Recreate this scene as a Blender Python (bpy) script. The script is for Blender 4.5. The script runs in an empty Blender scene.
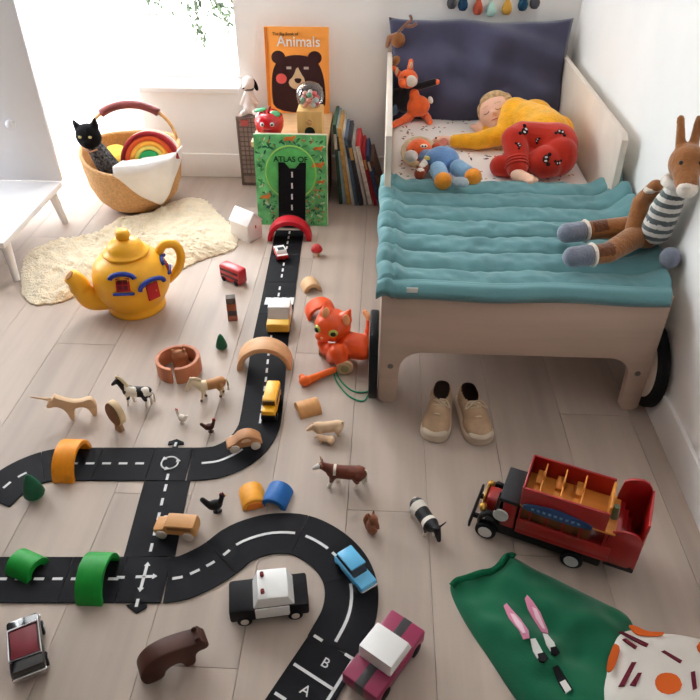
import bpy, bmesh, math, random
from mathutils import Vector, Matrix, Euler, noise
random.seed(7)
SC = bpy.context.scene
COL = SC.collection
PI = math.pi
V = Vector

# ------------------------------------------------------------------ camera
FPX, CAMH = 690.0, 1.29
PITCH = math.atan(520 / 690)
YAW = math.atan(42 * math.cos(PITCH) / 690)
FW = V((-math.sin(YAW) * math.cos(PITCH), math.cos(YAW) * math.cos(PITCH), -math.sin(PITCH)))
RT = V((math.cos(YAW), math.sin(YAW), 0))
UP = RT.cross(FW)
CAM = V((0, 0, CAMH))
cam_d = bpy.data.cameras.new('camera')
cam = bpy.data.objects.new('camera', cam_d)
COL.objects.link(cam)
cam.location = CAM
cam.rotation_euler = Matrix((RT, UP, -FW)).transposed().to_euler()
cam_d.sensor_width = 36
cam_d.lens = 36 * FPX / 700
cam_d.clip_start = 0.02
SC.camera = cam

# ------------------------------------------------------------------ world, light, exposure
w = bpy.data.worlds.new('sky')
SC.world = w
w.use_nodes = True
bg = w.node_tree.nodes['Background']
bg.inputs[0].default_value = (0.93, 0.97, 1.0, 1)
bg.inputs[1].default_value = 16.0
SC.view_settings.view_transform = 'Standard'
SC.view_settings.look = 'None'
SC.view_settings.gamma = 1
SC.view_settings.use_curve_mapping = False
SC.view_settings.exposure = 0.0
SC.cycles.max_bounces = 10
SC.cycles.diffuse_bounces = 7
SC.cycles.transparent_max_bounces = 8
SC.cycles.use_denoising = True
SC.cycles.sample_clamp_indirect = 6

def portal(name, loc, rot, sx, sy):
    l = bpy.data.lights.new(name, 'AREA')
    l.shape = 'RECTANGLE'; l.size = sx; l.size_y = sy
    l.cycles.is_portal = True
    o = bpy.data.objects.new(name, l); COL.objects.link(o)
    o.location = loc; o.rotation_euler = rot
    return o

# ------------------------------------------------------------------ pixel -> place (a direction, cut with the floor or another plane)
def ray(x, y): return FW * FPX + RT * (x - 350) - UP * (y - 350)
def F(x, y, z=0.0):
    d = ray(x, y); return CAM + d * ((z - CAMH) / d.z)
def YP(x, y, Y):
    d = ray(x, y); return CAM + d * (Y / d.y)
def heading(a, b):
    v = F(*b) - F(*a); return math.atan2(v.y, v.x)

# ------------------------------------------------------------------ materials
def lin(c):
    out = []
    for v in c[:3]:
        v = v / 255
        out.append(v / 12.92 if v <= .04045 else ((v + .055) / 1.055) ** 2.4)
    return (*out, 1)
MATS = {}
def mat(name, rgb, rough=.55, var=.06, scale=9, bump=0., bscale=90, grain=None, metal=0, trans=0, rand=0., coat=0, transl=0, sheen=0):
    """principled material with noise colour variation, fine relief and optional wood grain (grain = stretched axis 0/1/2)"""
    if name in MATS: return MATS[name]
    m = bpy.data.materials.new(name); m.use_nodes = True
    nt = m.node_tree; N = nt.nodes; L = nt.links
    b = N['Principled BSDF']; out = N['Material Output']
    tc = N.new('ShaderNodeTexCoord'); mp = N.new('ShaderNodeMapping'); L.new(tc.outputs['Object'], mp.inputs[0])
    if grain is not None:
        s = [14, 14, 14]; s[grain] = 1.2
        mp.inputs['Scale'].default_value = s
    nz = N.new('ShaderNodeTexNoise'); nz.inputs['Scale'].default_value = scale; nz.inputs['Detail'].default_value = 6
    L.new(mp.outputs[0], nz.inputs['Vector'])
    cr = N.new('ShaderNodeValToRGB')
    c = lin(rgb)
    cr.color_ramp.elements[0].position = .3; cr.color_ramp.elements[1].position = .7
    cr.color_ramp.elements[0].color = (*[max(0, v * (1 - 2 * var)) for v in c[:3]], 1)
    cr.color_ramp.elements[1].color = (*[min(1, v * (1 + 1.2 * var)) for v in c[:3]], 1)
    L.new(nz.outputs[0], cr.inputs[0])
    src = cr.outputs[0]
    if rand:
        oi = N.new('ShaderNodeObjectInfo'); mr = N.new('ShaderNodeMapRange')
        mr.inputs['To Min'].default_value = 1 - rand; mr.inputs['To Max'].default_value = 1 + rand
        L.new(oi.outputs['Random'], mr.inputs[0])
        mx = N.new('ShaderNodeMix'); mx.data_type = 'RGBA'; mx.blend_type = 'MULTIPLY'; mx.inputs[0].default_value = 1
        L.new(src, mx.inputs['A']); L.new(mr.outputs[0], mx.inputs['B']); src = mx.outputs['Result']
        if grain is not None:
            vm = N.new('ShaderNodeVectorMath'); vm.operation = 'MULTIPLY_ADD'
            vm.inputs[1].default_value = (1, 1, 1)
            cmb = N.new('ShaderNodeCombineXYZ'); mm = N.new('ShaderNodeMath'); mm.operation = 'MULTIPLY'; mm.inputs[1].default_value = 40
            L.new(oi.outputs['Random'], mm.inputs[0]); L.new(mm.outputs[0], cmb.inputs[0]); L.new(mm.outputs[0], cmb.inputs[2])
            L.new(mp.outputs[0], vm.inputs[0]); L.new(cmb.outputs[0], vm.inputs[2]); L.new(vm.outputs[0], nz.inputs['Vector'])
    L.new(src, b.inputs['Base Color'])
    b.inputs['Roughness'].default_value = rough
    b.inputs['Metallic'].default_value = metal
    b.inputs['Specular IOR Level'].default_value = .5 if rough < .45 else (.3 if rough < .6 else .15)
    b.inputs['Transmission Weight'].default_value = trans
    b.inputs['Coat Weight'].default_value = coat
    b.inputs['Sheen Weight'].default_value = sheen
    if bump:
        n2 = N.new('ShaderNodeTexNoise'); n2.inputs['Scale'].default_value = bscale; n2.inputs['Detail'].default_value = 3
        L.new(tc.outputs['Object'], n2.inputs['Vector'])
        bp = N.new('ShaderNodeBump'); bp.inputs['Strength'].default_value = bump; bp.inputs['Distance'].default_value = .01
        L.new(n2.outputs[0], bp.inputs['Height']); L.new(bp.outputs[0], b.inputs['Normal'])
    if transl:
        t = N.new('ShaderNodeBsdfTranslucent'); t.inputs[0].default_value = c
        mxs = N.new('ShaderNodeMixShader'); mxs.inputs[0].default_value = transl
        L.new(b.outputs[0], mxs.inputs[1]); L.new(t.outputs[0], mxs.inputs[2]); L.new(mxs.outputs[0], out.inputs[0])
    MATS[name] = m
    return m
def glass(name, rgb=(255, 255, 255), rough=0.0):
    if name in MATS: return MATS[name]
    m = bpy.data.materials.new(name); m.use_nodes = True
    nt = m.node_tree; N = nt.nodes; L = nt.links
    N.remove(N['Principled BSDF'])
    g = N.new('ShaderNodeBsdfGlossy'); g.inputs['Roughness'].default_value = .03
    t = N.new('ShaderNodeBsdfTransparent'); t.inputs[0].default_value = lin(rgb)
    f = N.new('ShaderNodeLayerWeight'); f.inputs[0].default_value = .25; f2 = N.new('ShaderNodeMath'); f2.operation = 'MULTIPLY'; f2.inputs[1].default_value = .6
    L.new(f.outputs['Facing'], f2.inputs[0])
    mx = N.new('ShaderNodeMixShader')
    L.new(f2.outputs[0], mx.inputs[0]); L.new(t.outputs[0], mx.inputs[1]); L.new(g.outputs[0], mx.inputs[2])
    L.new(mx.outputs[0], N['Material Output'].inputs[0])
    MATS[name] = m
    return m

# ------------------------------------------------------------------ objects
def thing(name, label, cat, loc=(0, 0, 0), rz=0, group=None):
    o = bpy.data.objects.new(name, None); COL.objects.link(o)
    o.empty_display_size = .05
    o.location = loc; o.rotation_euler = (0, 0, rz)
    tag(o, label, cat, group)
    return o
def tag(o, label=None, cat=None, group=None, kind=None):
    if label: o['label'] = label
    if cat: o['category'] = cat
    if group: o['group'] = group
    if kind: o['kind'] = kind
    return o
def from_mesh(name, me, mats, parent=None, loc=None, rot=None, smooth=True):
    if not isinstance(mats, (list, tuple)): mats = [mats]
    me.name = name
    if not me.materials:
        for m in mats: me.materials.append(m)
    if smooth:
        me.polygons.foreach_set('use_smooth', [True] * len(me.polygons))
    o = bpy.data.objects.new(name, me); COL.objects.link(o)
    if parent: o.parent = parent
    if loc is not None: o.location = loc
    if rot is not None: o.rotation_euler = rot
    return o
def R3(e): return Euler(e).to_matrix().to_4x4()

class B:
    """collects closed shapes into one mesh"""
    def __init__(s): s.bm = bmesh.new(); s.mi = 0
    def _new(s, fn):
        t = bmesh.new(); fn(t)
        for f in t.faces: f.material_index = s.mi
        me = bpy.data.meshes.new('t'); t.to_mesh(me); t.free(); s.bm.from_mesh(me); bpy.data.meshes.remove(me)
        return s
    def m(s, i): s.mi = i; return s
    def box(s, c, size, rot=(0, 0, 0), bev=0, seg=2):
        def fn(t):
            bmesh.ops.create_cube(t, size=1, matrix=Matrix.Diagonal((*size, 1)))
            if bev: bmesh.ops.bevel(t, geom=t.edges[:] + t.verts[:], offset=min(bev, min(size) * .49), segments=seg, affect='EDGES', profile=.5)
            bmesh.ops.transform(t, matrix=Matrix.Translation(c) @ R3(rot), verts=t.verts)
        return s._new(fn)
    def cyl(s, p0, p1, r0, r1=None, n=16, bev=0):
        p0, p1 = V(p0), V(p1); r1 = r0 if r1 is None else r1
        d = p1 - p0
        def fn(t):
            bmesh.ops.create_cone(t, cap_ends=True, segments=n, radius1=r0, radius2=r1, depth=d.length)
            if bev: bmesh.ops.bevel(t, geom=[e for e in t.edges if abs(e.verts[0].co.z - e.verts[1].co.z) < 1e-6], offset=bev, segments=2, affect='EDGES', profile=.5)
            q = V((0, 0, 1)).rotation_difference(d.normalized()) if d.length else None
            bmesh.ops.transform(t, matrix=Matrix.Translation((p0 + p1) / 2) @ q.to_matrix().to_4x4(), verts=t.verts)
        return s._new(fn)
    def ell(s, c, r, rot=(0, 0, 0), u=16, v=10):
        if not isinstance(r, (tuple, list)): r = (r, r, r)
        def fn(t):
            bmesh.ops.create_uvsphere(t, u_segments=u, v_segments=v, radius=1, matrix=Matrix.Translation(c) @ R3(rot) @ Matrix.Diagonal((*r, 1)))
        return s._new(fn)
    def tube(s, pts, r, n=8, closed=False):
        pts = [V(p) for p in pts]; k = len(pts)
        rr = r if isinstance(r, (list, tuple)) else [r] * k
        def fn(t):
            rings = []; nrm = None
            for i, p in enumerate(pts):
                a = pts[(i - 1) % k] if (closed or i) else p
                b = pts[(i + 1) % k] if (closed or i < k - 1) else p
                d = (b - a).normalized()
                if nrm is None:
                    nrm = d.orthogonal().normalized()
                else:
                    nrm = (nrm - d * nrm.dot(d)); nrm = nrm.normalized() if nrm.length > 1e-6 else d.orthogonal().normalized()
                bn = d.cross(nrm)
                rings.append([t.verts.new(p + (nrm * math.cos(j * 2 * PI / n) + bn * math.sin(j * 2 * PI / n)) * rr[i]) for j in range(n)])
            for i in range(k if closed else k - 1):
                A, C_ = rings[i], rings[(i + 1) % k]
                for j in range(n):
                    t.faces.new((A[j], A[(j + 1) % n], C_[(j + 1) % n], C_[j]))
            if not closed:
                t.faces.new(list(reversed(rings[0]))); t.faces.new(rings[-1])
        return s._new(fn)
    def prism(s, poly, h0, h1, axis='z', bev=0, seg=2):
        """outline in the plane across axis, extruded from h0 to h1; axis y: outline is (x,z)"""
        def put(a, b, h):
            return {'z': (a, b, h), 'y': (a, h, b), 'x': (h, a, b)}[axis]
        def fn(t):
            lo = [t.verts.new(put(a, b, h0)) for a, b in poly]
            hi = [t.verts.new(put(a, b, h1)) for a, b in poly]
            n = len(poly)
            fs = [t.faces.new(lo), t.faces.new(hi)]
            for i in range(n): t.faces.new((lo[i], lo[(i + 1) % n], hi[(i + 1) % n], hi[i]))
            bmesh.ops.recalc_face_normals(t, faces=t.faces[:])
            if bev:
                es = [e for e in t.edges if any(f in fs for f in e.link_faces)]
                bmesh.ops.bevel(t, geom=es, offset=bev, segments=seg, affect='EDGES', profile=.5, clamp_overlap=True)
            bmesh.ops.triangulate(t, faces=[f for f in t.faces if len(f.verts) > 4])
        return s._new(fn)
    def lathe(s, prof, n=32, c=(0, 0, 0)):
        def fn(t):
            rings = []
            for r, z in prof:
                if r < 1e-5: rings.append([t.verts.new((c[0], c[1], c[2] + z))])
                else: rings.append([t.verts.new((c[0] + r * math.cos(j * 2 * PI / n), c[1] + r * math.sin(j * 2 * PI / n), c[2] + z)) for j in range(n)])
            for A, C_ in zip(rings, rings[1:]):
                for j in range(n):
                    k = (j + 1) % n
                    if len(A) == 1 and len(C_) == 1: continue
                    if len(A) == 1: t.faces.new((A[0], C_[j], C_[k]))
                    elif len(C_) == 1: t.faces.new((A[j], A[k], C_[0]))
                    else: t.faces.new((A[j], A[k], C_[k], C_[j]))
            bmesh.ops.recalc_face_normals(t, faces=t.faces[:])
        return s._new(fn)
    def grid(s, fn_p, nu, nv, thick=0):
        """surface fn_p(u,v) for u,v in 0..1; thick closes it downward (list of -z offset)"""
        def fn(t):
            A = [[t.verts.new(fn_p(i / nu, j / nv)) for j in range(nv + 1)] for i in range(nu + 1)]
            for i in range(nu):
                for j in range(nv): t.faces.new((A[i][j], A[i + 1][j], A[i + 1][j + 1], A[i][j + 1]))
            if thick:
                D = [[t.verts.new(A[i][j].co - V((0, 0, thick))) for j in range(nv + 1)] for i in range(nu + 1)]
                for i in range(nu):
                    for j in range(nv): t.faces.new((D[i][j], D[i][j + 1], D[i + 1][j + 1], D[i + 1][j]))
                for i in range(nu):
                    t.faces.new((A[i][0], D[i][0], D[i + 1][0], A[i + 1][0])); t.faces.new((A[i][nv], A[i + 1][nv], D[i + 1][nv], D[i][nv]))
                for j in range(nv):
                    t.faces.new((A[0][j], A[0][j + 1], D[0][j + 1], D[0][j])); t.faces.new((A[nu][j], D[nu][j], D[nu][j + 1], A[nu][j + 1]))
            bmesh.ops.recalc_face_normals(t, faces=t.faces[:])
        return s._new(fn)
    def xf(s, M4): bmesh.ops.transform(s.bm, matrix=M4, verts=s.bm.verts); return s
    def mesh(s):
        me = bpy.data.meshes.new('m'); s.bm.to_mesh(me); s.bm.free(); return me
    def build(s, name, mats, parent=None, loc=None, rot=None, smooth=False, auto=35):
        me = s.mesh()
        o = from_mesh(name, me, mats, parent, loc, rot, smooth=True)
        if not smooth:
            bm = bmesh.new(); bm.from_mesh(me); ang = math.radians(auto)
            for e in bm.edges:
                if len(e.link_faces) == 2 and e.calc_face_angle(0) > ang: e.smooth = False
            bm.to_mesh(me); bm.free()
        return o

def cap(pts):
    """chain of tapered capsules: [(point, radius), ...]"""
    return ('c', pts)
def ellp(c, r, rot=(0, 0, 0)): return ('e', c, r, rot)
def bxp(c, s, rot=(0, 0, 0), bev=.003): return ('b', c, s, rot, bev)
def blob(name, prims, vox, mats, parent=None, smooth=3, colour=None, loc=None, rot=None, decimate=None):
    """one continuous surface grown over capsules and ellipsoids (voxel union, then smoothed)"""
    b = B()
    for p in prims:
        if p[0] == 'c':
            pts = p[1]
            for q, r in pts: b.ell(q, r, u=14, v=9)
            for (q0, r0), (q1, r1) in zip(pts, pts[1:]):
                if (V(q1) - V(q0)).length > 1e-5: b.cyl(q0, q1, r0, r1, n=14)
        elif p[0] == 'e': b.ell(p[1], p[2], p[3], u=20, v=14)
        elif p[0] == 'b': b.box(p[1], p[2], p[3], bev=p[4])
    me = b.mesh()
    o = bpy.data.objects.new('tmp', me); COL.objects.link(o)
    md = o.modifiers.new('r', 'REMESH'); md.mode = 'VOXEL'; md.voxel_size = vox; md.use_smooth_shade = True
    if smooth:
        sm = o.modifiers.new('s', 'SMOOTH'); sm.iterations = smooth; sm.factor = .5
    if decimate:
        dc = o.modifiers.new('d', 'DECIMATE'); dc.ratio = decimate
    dg = bpy.context.evaluated_depsgraph_get()
    me2 = bpy.data.meshes.new_from_object(o.evaluated_get(dg))
    bpy.data.objects.remove(o); bpy.data.meshes.remove(me)
    if not isinstance(mats, (list, tuple)): mats = [mats]
    me2.materials.clear()
    for m_ in mats: me2.materials.append(m_)
    for f in me2.polygons:
        f.material_index = colour(f.center, f.normal) if colour else 0
    return from_mesh(name, me2, mats, parent, loc, rot)

def text_mesh(txt, size, depth=.0006, bold=0):
    c = bpy.data.curves.new('t', 'FONT'); c.body = txt; c.size = size; c.extrude = depth; c.align_x = 'CENTER'; c.align_y = 'CENTER'; c.offset = bold
    o = bpy.data.objects.new('t', c); COL.objects.link(o)
    dg = bpy.context.evaluated_depsgraph_get()
    me = bpy.data.meshes.new_from_object(o.evaluated_get(dg))
    bpy.data.objects.remove(o); bpy.data.curves.remove(c)
    me.materials.clear()
    return me
def circ(n, r, c=(0, 0), a0=0, a1=2 * PI, end=False):
    m = n if not end else n - 1
    return [(c[0] + r * math.cos(a0 + (a1 - a0) * i / m), c[1] + r * math.sin(a0 + (a1 - a0) * i / m)) for i in range(n)]
def smooth_poly(pts, k=2, closed=True):
    for _ in range(k):
        out = []; n = len(pts)
        for i in range(n if closed else n - 1):
            a, b = V(pts[i]), V(pts[(i + 1) % n])
            out += [a * .75 + b * .25, a * .25 + b * .75]
        if not closed: out = [V(pts[0])] + out + [V(pts[-1])]
        pts = [tuple(p) for p in out]
    return pts
def catmull(pts, k=8):
    pts = [V(p) for p in pts]; out = []
    P_ = [pts[0] * 2 - pts[1]] + pts + [pts[-1] * 2 - pts[-2]]
    for i in range(1, len(P_) - 2):
        a, b, c, d = P_[i - 1:i + 3]
        for j in range(k):
            t = j / k
            out.append(.5 * ((2 * b) + (c - a) * t + (2 * a - 5 * b + 4 * c - d) * t * t + (3 * b - a - 3 * c + d) * t ** 3))
    out.append(pts[-1]); return out
def copy_tree(o, parent=None):
    c = o.copy(); COL.objects.link(c)
    if parent: c.parent = parent
    for ch in o.children: copy_tree(ch, c)
    return c

# ================================================================== the room
XL, XR, YF, YB, ZC = -2.3, 0.765, -1.7, 3.03, 2.5
white_wall = mat('white wall paint', (250, 249, 247), .8, .02, 3, .05, 200)
trim_m = mat('white gloss trim', (238, 236, 233), .35, .02, 3)
grey_wall = mat('dark wall cutting bounce', (96, 86, 80), .85, .02, 3, .05, 200)  # made-up dark tone for the unseen walls, cuts the bounced light
floor_gap = mat('dark floor gap', (150, 134, 120), .9)
plank_m = mat('whitewashed oak', (180, 164, 152), .5, .075, 1.1, .03, 60, grain=1, rand=.055)

fl = B().box(((XL + XR) / 2, (YF + YB) / 2, -.035), (XR - XL, YB - YF, .04)).build('floor', floor_gap)
tag(fl, kind='structure')
PW = .19
x = .131 - PW * 15
k = 0
while x < XR:
    y = YF - random.random() * 1.4
    while y < YB:
        ln = random.choice((1.3, 1.6, 1.9))
        x0, x1 = max(x, XL), min(x + PW, XR); y0, y1 = max(y, YF), min(y + ln, YB)
        if x1 - x0 > .01 and y1 - y0 > .03:
            b = B().box((0, 0, 0), (x1 - x0 - .0008, y1 - y0 - .0008, .015), bev=.0007, seg=1)
            b.build('plank', plank_m, fl, loc=((x0 + x1) / 2, (y0 + y1) / 2, -.0075))
        y += ln
    x += PW

WX0, WX1, WZ0, WZ1 = -1.16, -.62, .40, 2.2     # opening of the window in the back wall
DX0, DX1, DZ1 = -2.25, -1.22, 2.2              # opening of the glazed door behind the curtain
bw = B()
def wall_piece(x0, x1, z0, z1): bw.box(((x0 + x1) / 2, YB + .09, (z0 + z1) / 2), (x1 - x0, .18, z1 - z0))
wall_piece(WX1, XR + .12, 0, ZC)
wall_piece(WX0, WX1, 0, WZ0); wall_piece(WX0, WX1, WZ1, ZC)
wall_piece(DX1, WX0, 0, ZC); wall_piece(DX0, DX1, DZ1, ZC); wall_piece(XL - .12, DX0, 0, ZC)
tag(bw.build('wall_back', white_wall), kind='structure')
tag(B().box((XR + .06, (YF + YB) / 2, ZC / 2), (.12, YB - YF, ZC)).build('wall_right', white_wall), kind='structure')
# left wall with a second large window (outside the frame; it lights the bed, the back wall and the right wall)
LY0, LY1, LZ0, LZ1 = 2.2, 2.92, .30, 1.85
lw = B()
lw.box((XL - .06, (YF + LY0) / 2, ZC / 2), (.12, LY0 - YF, ZC))
lw.box((XL - .06, (LY1 + YB) / 2, ZC / 2), (.12, YB - LY1, ZC))
lw.box((XL - .06, (LY0 + LY1) / 2, LZ0 / 2), (.12, LY1 - LY0, LZ0))
lw.box((XL - .06, (LY0 + LY1) / 2, (LZ1 + ZC) / 2), (.12, LY1 - LY0, ZC - LZ1))
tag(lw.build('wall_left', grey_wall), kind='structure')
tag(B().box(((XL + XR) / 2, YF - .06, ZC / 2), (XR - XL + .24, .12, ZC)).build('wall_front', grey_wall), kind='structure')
tag(B().box(((XL + XR) / 2, (YF + YB) / 2, ZC + .05), (XR - XL + .24, YB - YF + .36, .1)).build('ceiling', white_wall), kind='structure')
tag(B().box(((DX1 + XR) / 2, YB - .0075, .055), (XR - DX1, .015, .11), bev=.004).build('baseboard_back', trim_m), kind='structure')
tag(B().box((XR - .006, (YF + YB - .03) / 2, .055), (.012, YB - .03 - YF, .11), bev=.003).build('baseboard_right', trim_m), kind='structure')
tag(B().box((XL + .0075, (YF + YB - .03) / 2, .055), (.015, YB - .03 - YF, .11), bev=.004).build('baseboard_left', trim_m), kind='structure')

pane_m = glass('window glass')
# back window: frame, mullion, panes, sill
wn = thing('window_1', None, None, ((WX0 + WX1) / 2, YB, WZ0)); wn['kind'] = 'structure'
cx = (WX0 + WX1) / 2; hh = WZ1 - WZ0; ww = WX1 - WX0
fr = B()
for sx in (-1, 1): fr.box((sx * (ww / 2 - .012), .15, hh / 2), (.024, .04, hh), bev=.004)
for z in (.02, hh - .012): fr.box((0, .15, z), (ww - .048, .04, .024), bev=.004)
fr.build('window_frame', trim_m, wn)
B().box((0, .15, hh / 2), (ww - .048, .006, hh - .06)).build('pane', pane_m, wn)
B().box((0, .075, -.004), (ww - .004, .21, .024), bev=.005).build('window_sill', trim_m, wn)
# glazed door to the terrace, behind the curtain
dr = thing('door_1', None, None, ((DX0 + DX1) / 2, YB, 0)); dr['kind'] = 'structure'
dw = DX1 - DX0; fr = B()
for sx in (-1, 0, 1): fr.box((sx * (dw / 2 - .03), .12, DZ1 / 2), (.06, .05, DZ1), bev=.004)
for sx in (-1, 1):
    for z in (.05, DZ1 - .03): fr.box((sx * dw / 4, .12, z), (dw / 2 - .09, .05, .06 if z > 1 else .1), bev=.004)
    B().box((sx * dw / 4, .12, DZ1 / 2), (dw / 2 - .09, .006, DZ1 - .16)).build('pane', pane_m, dr)
fr.build('door_frame', trim_m, dr)
w2 = thing('window_2', None, None, (XL, (LY0 + LY1) / 2, LZ0)); w2['kind'] = 'structure'
fr = B(); hh2 = LZ1 - LZ0; ww2 = LY1 - LY0
for sy in (-1, 0, 1): fr.box((-.07, sy * (ww2 / 2 - .02), hh2 / 2), (.05, .04, hh2 - .08 * (sy == 0)), bev=.004)
for z in (.02, hh2 - .02): fr.box((-.07, 0, z), (.05, ww2 - .08, .04), bev=.004)
fr.build('window_frame', trim_m, w2)
for sy in (-1, 1):
    B().box((-.07, sy * (ww2 / 4 - .01), hh2 / 2), (.006, ww2 / 2 - .06, hh2 - .08)).build('pane', pane_m, w2)
portal('window daylight left', (XL - .13, (LY0 + LY1) / 2, (LZ0 + LZ1) / 2), (0, -PI / 2, 0), hh2, ww2)
portal('window daylight back', ((WX0 + WX1) / 2, YB + .2, (WZ0 + WZ1) / 2), (-PI / 2, 0, 0), ww, hh)
portal('door daylight', ((DX0 + DX1) / 2, YB + .2, DZ1 / 2), (-PI / 2, 0, 0), dw, DZ1)

# outside: pale terrace and a shrub in front of the window
terr = B().box((-1.5, 8.3, -.22), (16, 10, .04)).build('terrace', mat('pale terrace stone', (235, 230, 224), .8, .05, 4))
tag(terr, kind='structure')

# sheer floor-length curtain in front of the left casement
def curt(u, v):
    X = -2.24 + u * 1.20
    return V((X, 2.93 + .028 * math.sin(u * 38 + 1.3 * math.sin(u * 9)) * (.55 + .45 * (1 - v)), .012 + v * 2.3))
cu = B().grid(curt, 150, 10).build('curtain', mat('sheer white curtain', (250, 250, 250), .9, .01, 5, transl=.8), smooth=True)
tag(cu, 'white sheer floor-length curtain hanging in front of the window', 'curtain')

# ================================================================== bed
birch = mat('pale birch plywood', (198, 174, 157), .45, .04, 2, grain=0)
birch_edge = mat('plywood edge', (232, 220, 206), .5, .05, 6)
black_rub = mat('black rubber', (28, 28, 31), .6, .1, 20)
BX0, BX1, BY0, BY1 = .008, .728, 1.47, 2.99
bed = thing('toddler_bed', 'pale plywood toddler bed with black wheels against the white wall', 'bed', ((BX0 + BX1) / 2, BY0, 0))
hw = (BX1 - BX0) / 2
def arc(cx, cz, r, a0, a1, n=7): return [(cx + r * math.cos(a0 + (a1 - a0) * i / (n - 1)), cz + r * math.sin(a0 + (a1 - a0) * i / (n - 1))) for i in range(n)]
# foot panel: one board cut out between two legs, rounded inner corners
def end_panel(top, leg=.05):
    lw0, lw1 = .05, .085
    p = [(-hw, top), (-hw, .012), (-hw + .012, 0), (-hw + lw0 - .01, 0), (-hw + lw0, .012), (-hw + lw0 + .004, .11)]
    p += arc(-hw + lw0 + .064, .118, .06, PI, PI / 2)[1:]
    q = [(-a, b) for a, b in reversed(p)]
    return p + q
fp = B().prism(end_panel(.372), 0, .024, 'y', bev=.002).build('foot_panel', birch, bed)
for sx in (-1, 1):
    B().cyl((sx * (hw - .03), -.001, .13), (sx * (hw - .03), .0004, .13), .008, n=16).build('bolt', mat('dull steel', (120, 115, 110), .35, metal=.8), fp)
B().prism(end_panel(.60), BY1 - BY0 - .024, BY1 - BY0, 'y', bev=.002).build('head_panel', birch, bed)
# sides: low rail that steps up to a guard at the head end
L = BY1 - BY0 - .024
def side(sx):
    x0 = sx * hw; x1 = sx * (hw - .02)
    poly = [(.024, .18), (L, .18), (L, .57), (.60, .57), (.575, .555), (.565, .40), (.55, .372), (.024, .372)]
    return B().prism(poly, min(x0, x1), max(x0, x1), 'x', bev=.002)
for sx in (-1, 1): side(sx).build('side_panel', birch_edge, bed)
B().box((0, L / 2 + .012, .19), (2 * hw - .042, L - .04, .02)).build('slat_base', birch, bed)
for sx in (-1, 1):
    w_ = thing('wheel', None, None); del_ = None
    w_.parent = bed; w_.location = (sx * (hw + .016), .06, .124)
    B().cyl((-.012, 0, 0), (.012, 0, 0), .124, n=48, bev=.005).build('tyre', black_rub, w_)
    B().cyl((-.0135, 0, 0), (  .0135, 0, 0), .095, n=40).build('wheel_disc', birch_edge, w_)

# mattress with a printed sheet
sheet = mat('printed white sheet', (244, 238, 234), .85, .02, 3, .04, 200)
MT = .345
bedX = (BX0 + BX1) / 2
sp = thing('mattress', 'mattress in a white sheet with small leaf prints', 'mattress', (bedX, (BY0 + BY1) / 2, .20))
ml, mw_ = (BY1 - BY0) / 2 - .03, hw - .024
B().box((0, 0, (MT - .2) / 2), (2 * mw_, 2 * ml, MT - .2), bev=.03, seg=4).build('sheet', sheet, sp, smooth=True)
prn = [mat('print ' + str(i), c, .9) for i, c in enumerate(((70, 84, 110), (176, 92, 78), (196, 160, 96), (92, 110, 100), (60, 58, 70)))]
pb = [B() for _ in prn]
for i in range(330):
    x, y = random.uniform(-mw_ + .03, mw_ - .03), random.uniform(-.12, ml - .04)
    pb[i % 5].m(0).prism([(math.cos(a) * .0058 * q, math.sin(a) * .0024 * q) for a in [k * PI / 4 for k in range(8)] for q in (random.uniform(.8, 1.5),)], 0, .0006, 'z')
    b = pb[i % 5].bm; b.verts.ensure_lookup_table()
    vs = b.verts[-16:]
    bmesh.ops.transform(b, matrix=Matrix.Translation((x, y, MT - .2)) @ Matrix.Rotation(random.random() * 6.3, 4, 'Z'), verts=vs)
for q, m_ in zip(pb, prn): tag(q.build('leaf_print', m_, sp), kind='stuff')

# pillow leaning on the head panel
def pillow_mesh(w_, h_, t_, seed=0, wr=.012, nu=44, nv=30):
    b = B()
    def surf(sg):
        def f(u, v):
            a, c = 2 * u - 1, 2 * v - 1
            pin = 1 - .05 * (1 - a * a) * abs(c) ** 3 - 0
            X = a * w_ / 2 * (1 - .05 * (1 - c * c)); Y = c * h_ / 2 * (1 - .10 * (1 - a * a) + .05 * math.exp(-((a + .15) / .25) ** 2))
            e = max(0, (1 - abs(a) ** 2.6)) ** .7 * max(0, (1 - abs(c) ** 2.6)) ** .7
            n_ = noise.noise(V((X * 7 + seed, Y * 7, sg))) * wr + noise.noise(V((X * 3 + Y * 9, Y * 2 + seed, sg * 3))) * wr
            Y += .012 * noise.noise(V((X * 5 + seed, 1, 0))) * c; return V((X, Y, sg * (t_ / 2 * e + n_ * e) + .016 * noise.noise(V((X * 6, Y * 6, seed))) * (1 - e)))
        return f
    b.grid(surf(1), nu, nv).grid(surf(-1), nu, nv)
    bmesh.ops.remove_doubles(b.bm, verts=b.bm.verts, dist=.0008)
    bmesh.ops.recalc_face_normals(b.bm, faces=b.bm.faces[:])
    return b
navy = mat('navy linen', (74, 74, 98), .9, .06, 12, .12, 260, sheen=.3)
pl = pillow_mesh(.725, .405, .14, 3, .06).build('pillow', navy, loc=(.372, 2.912, .512), rot=(math.radians(68), 0, 0), smooth=True)
tag(pl, 'large navy blue pillow leaning against the bed head', 'pillow')

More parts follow.
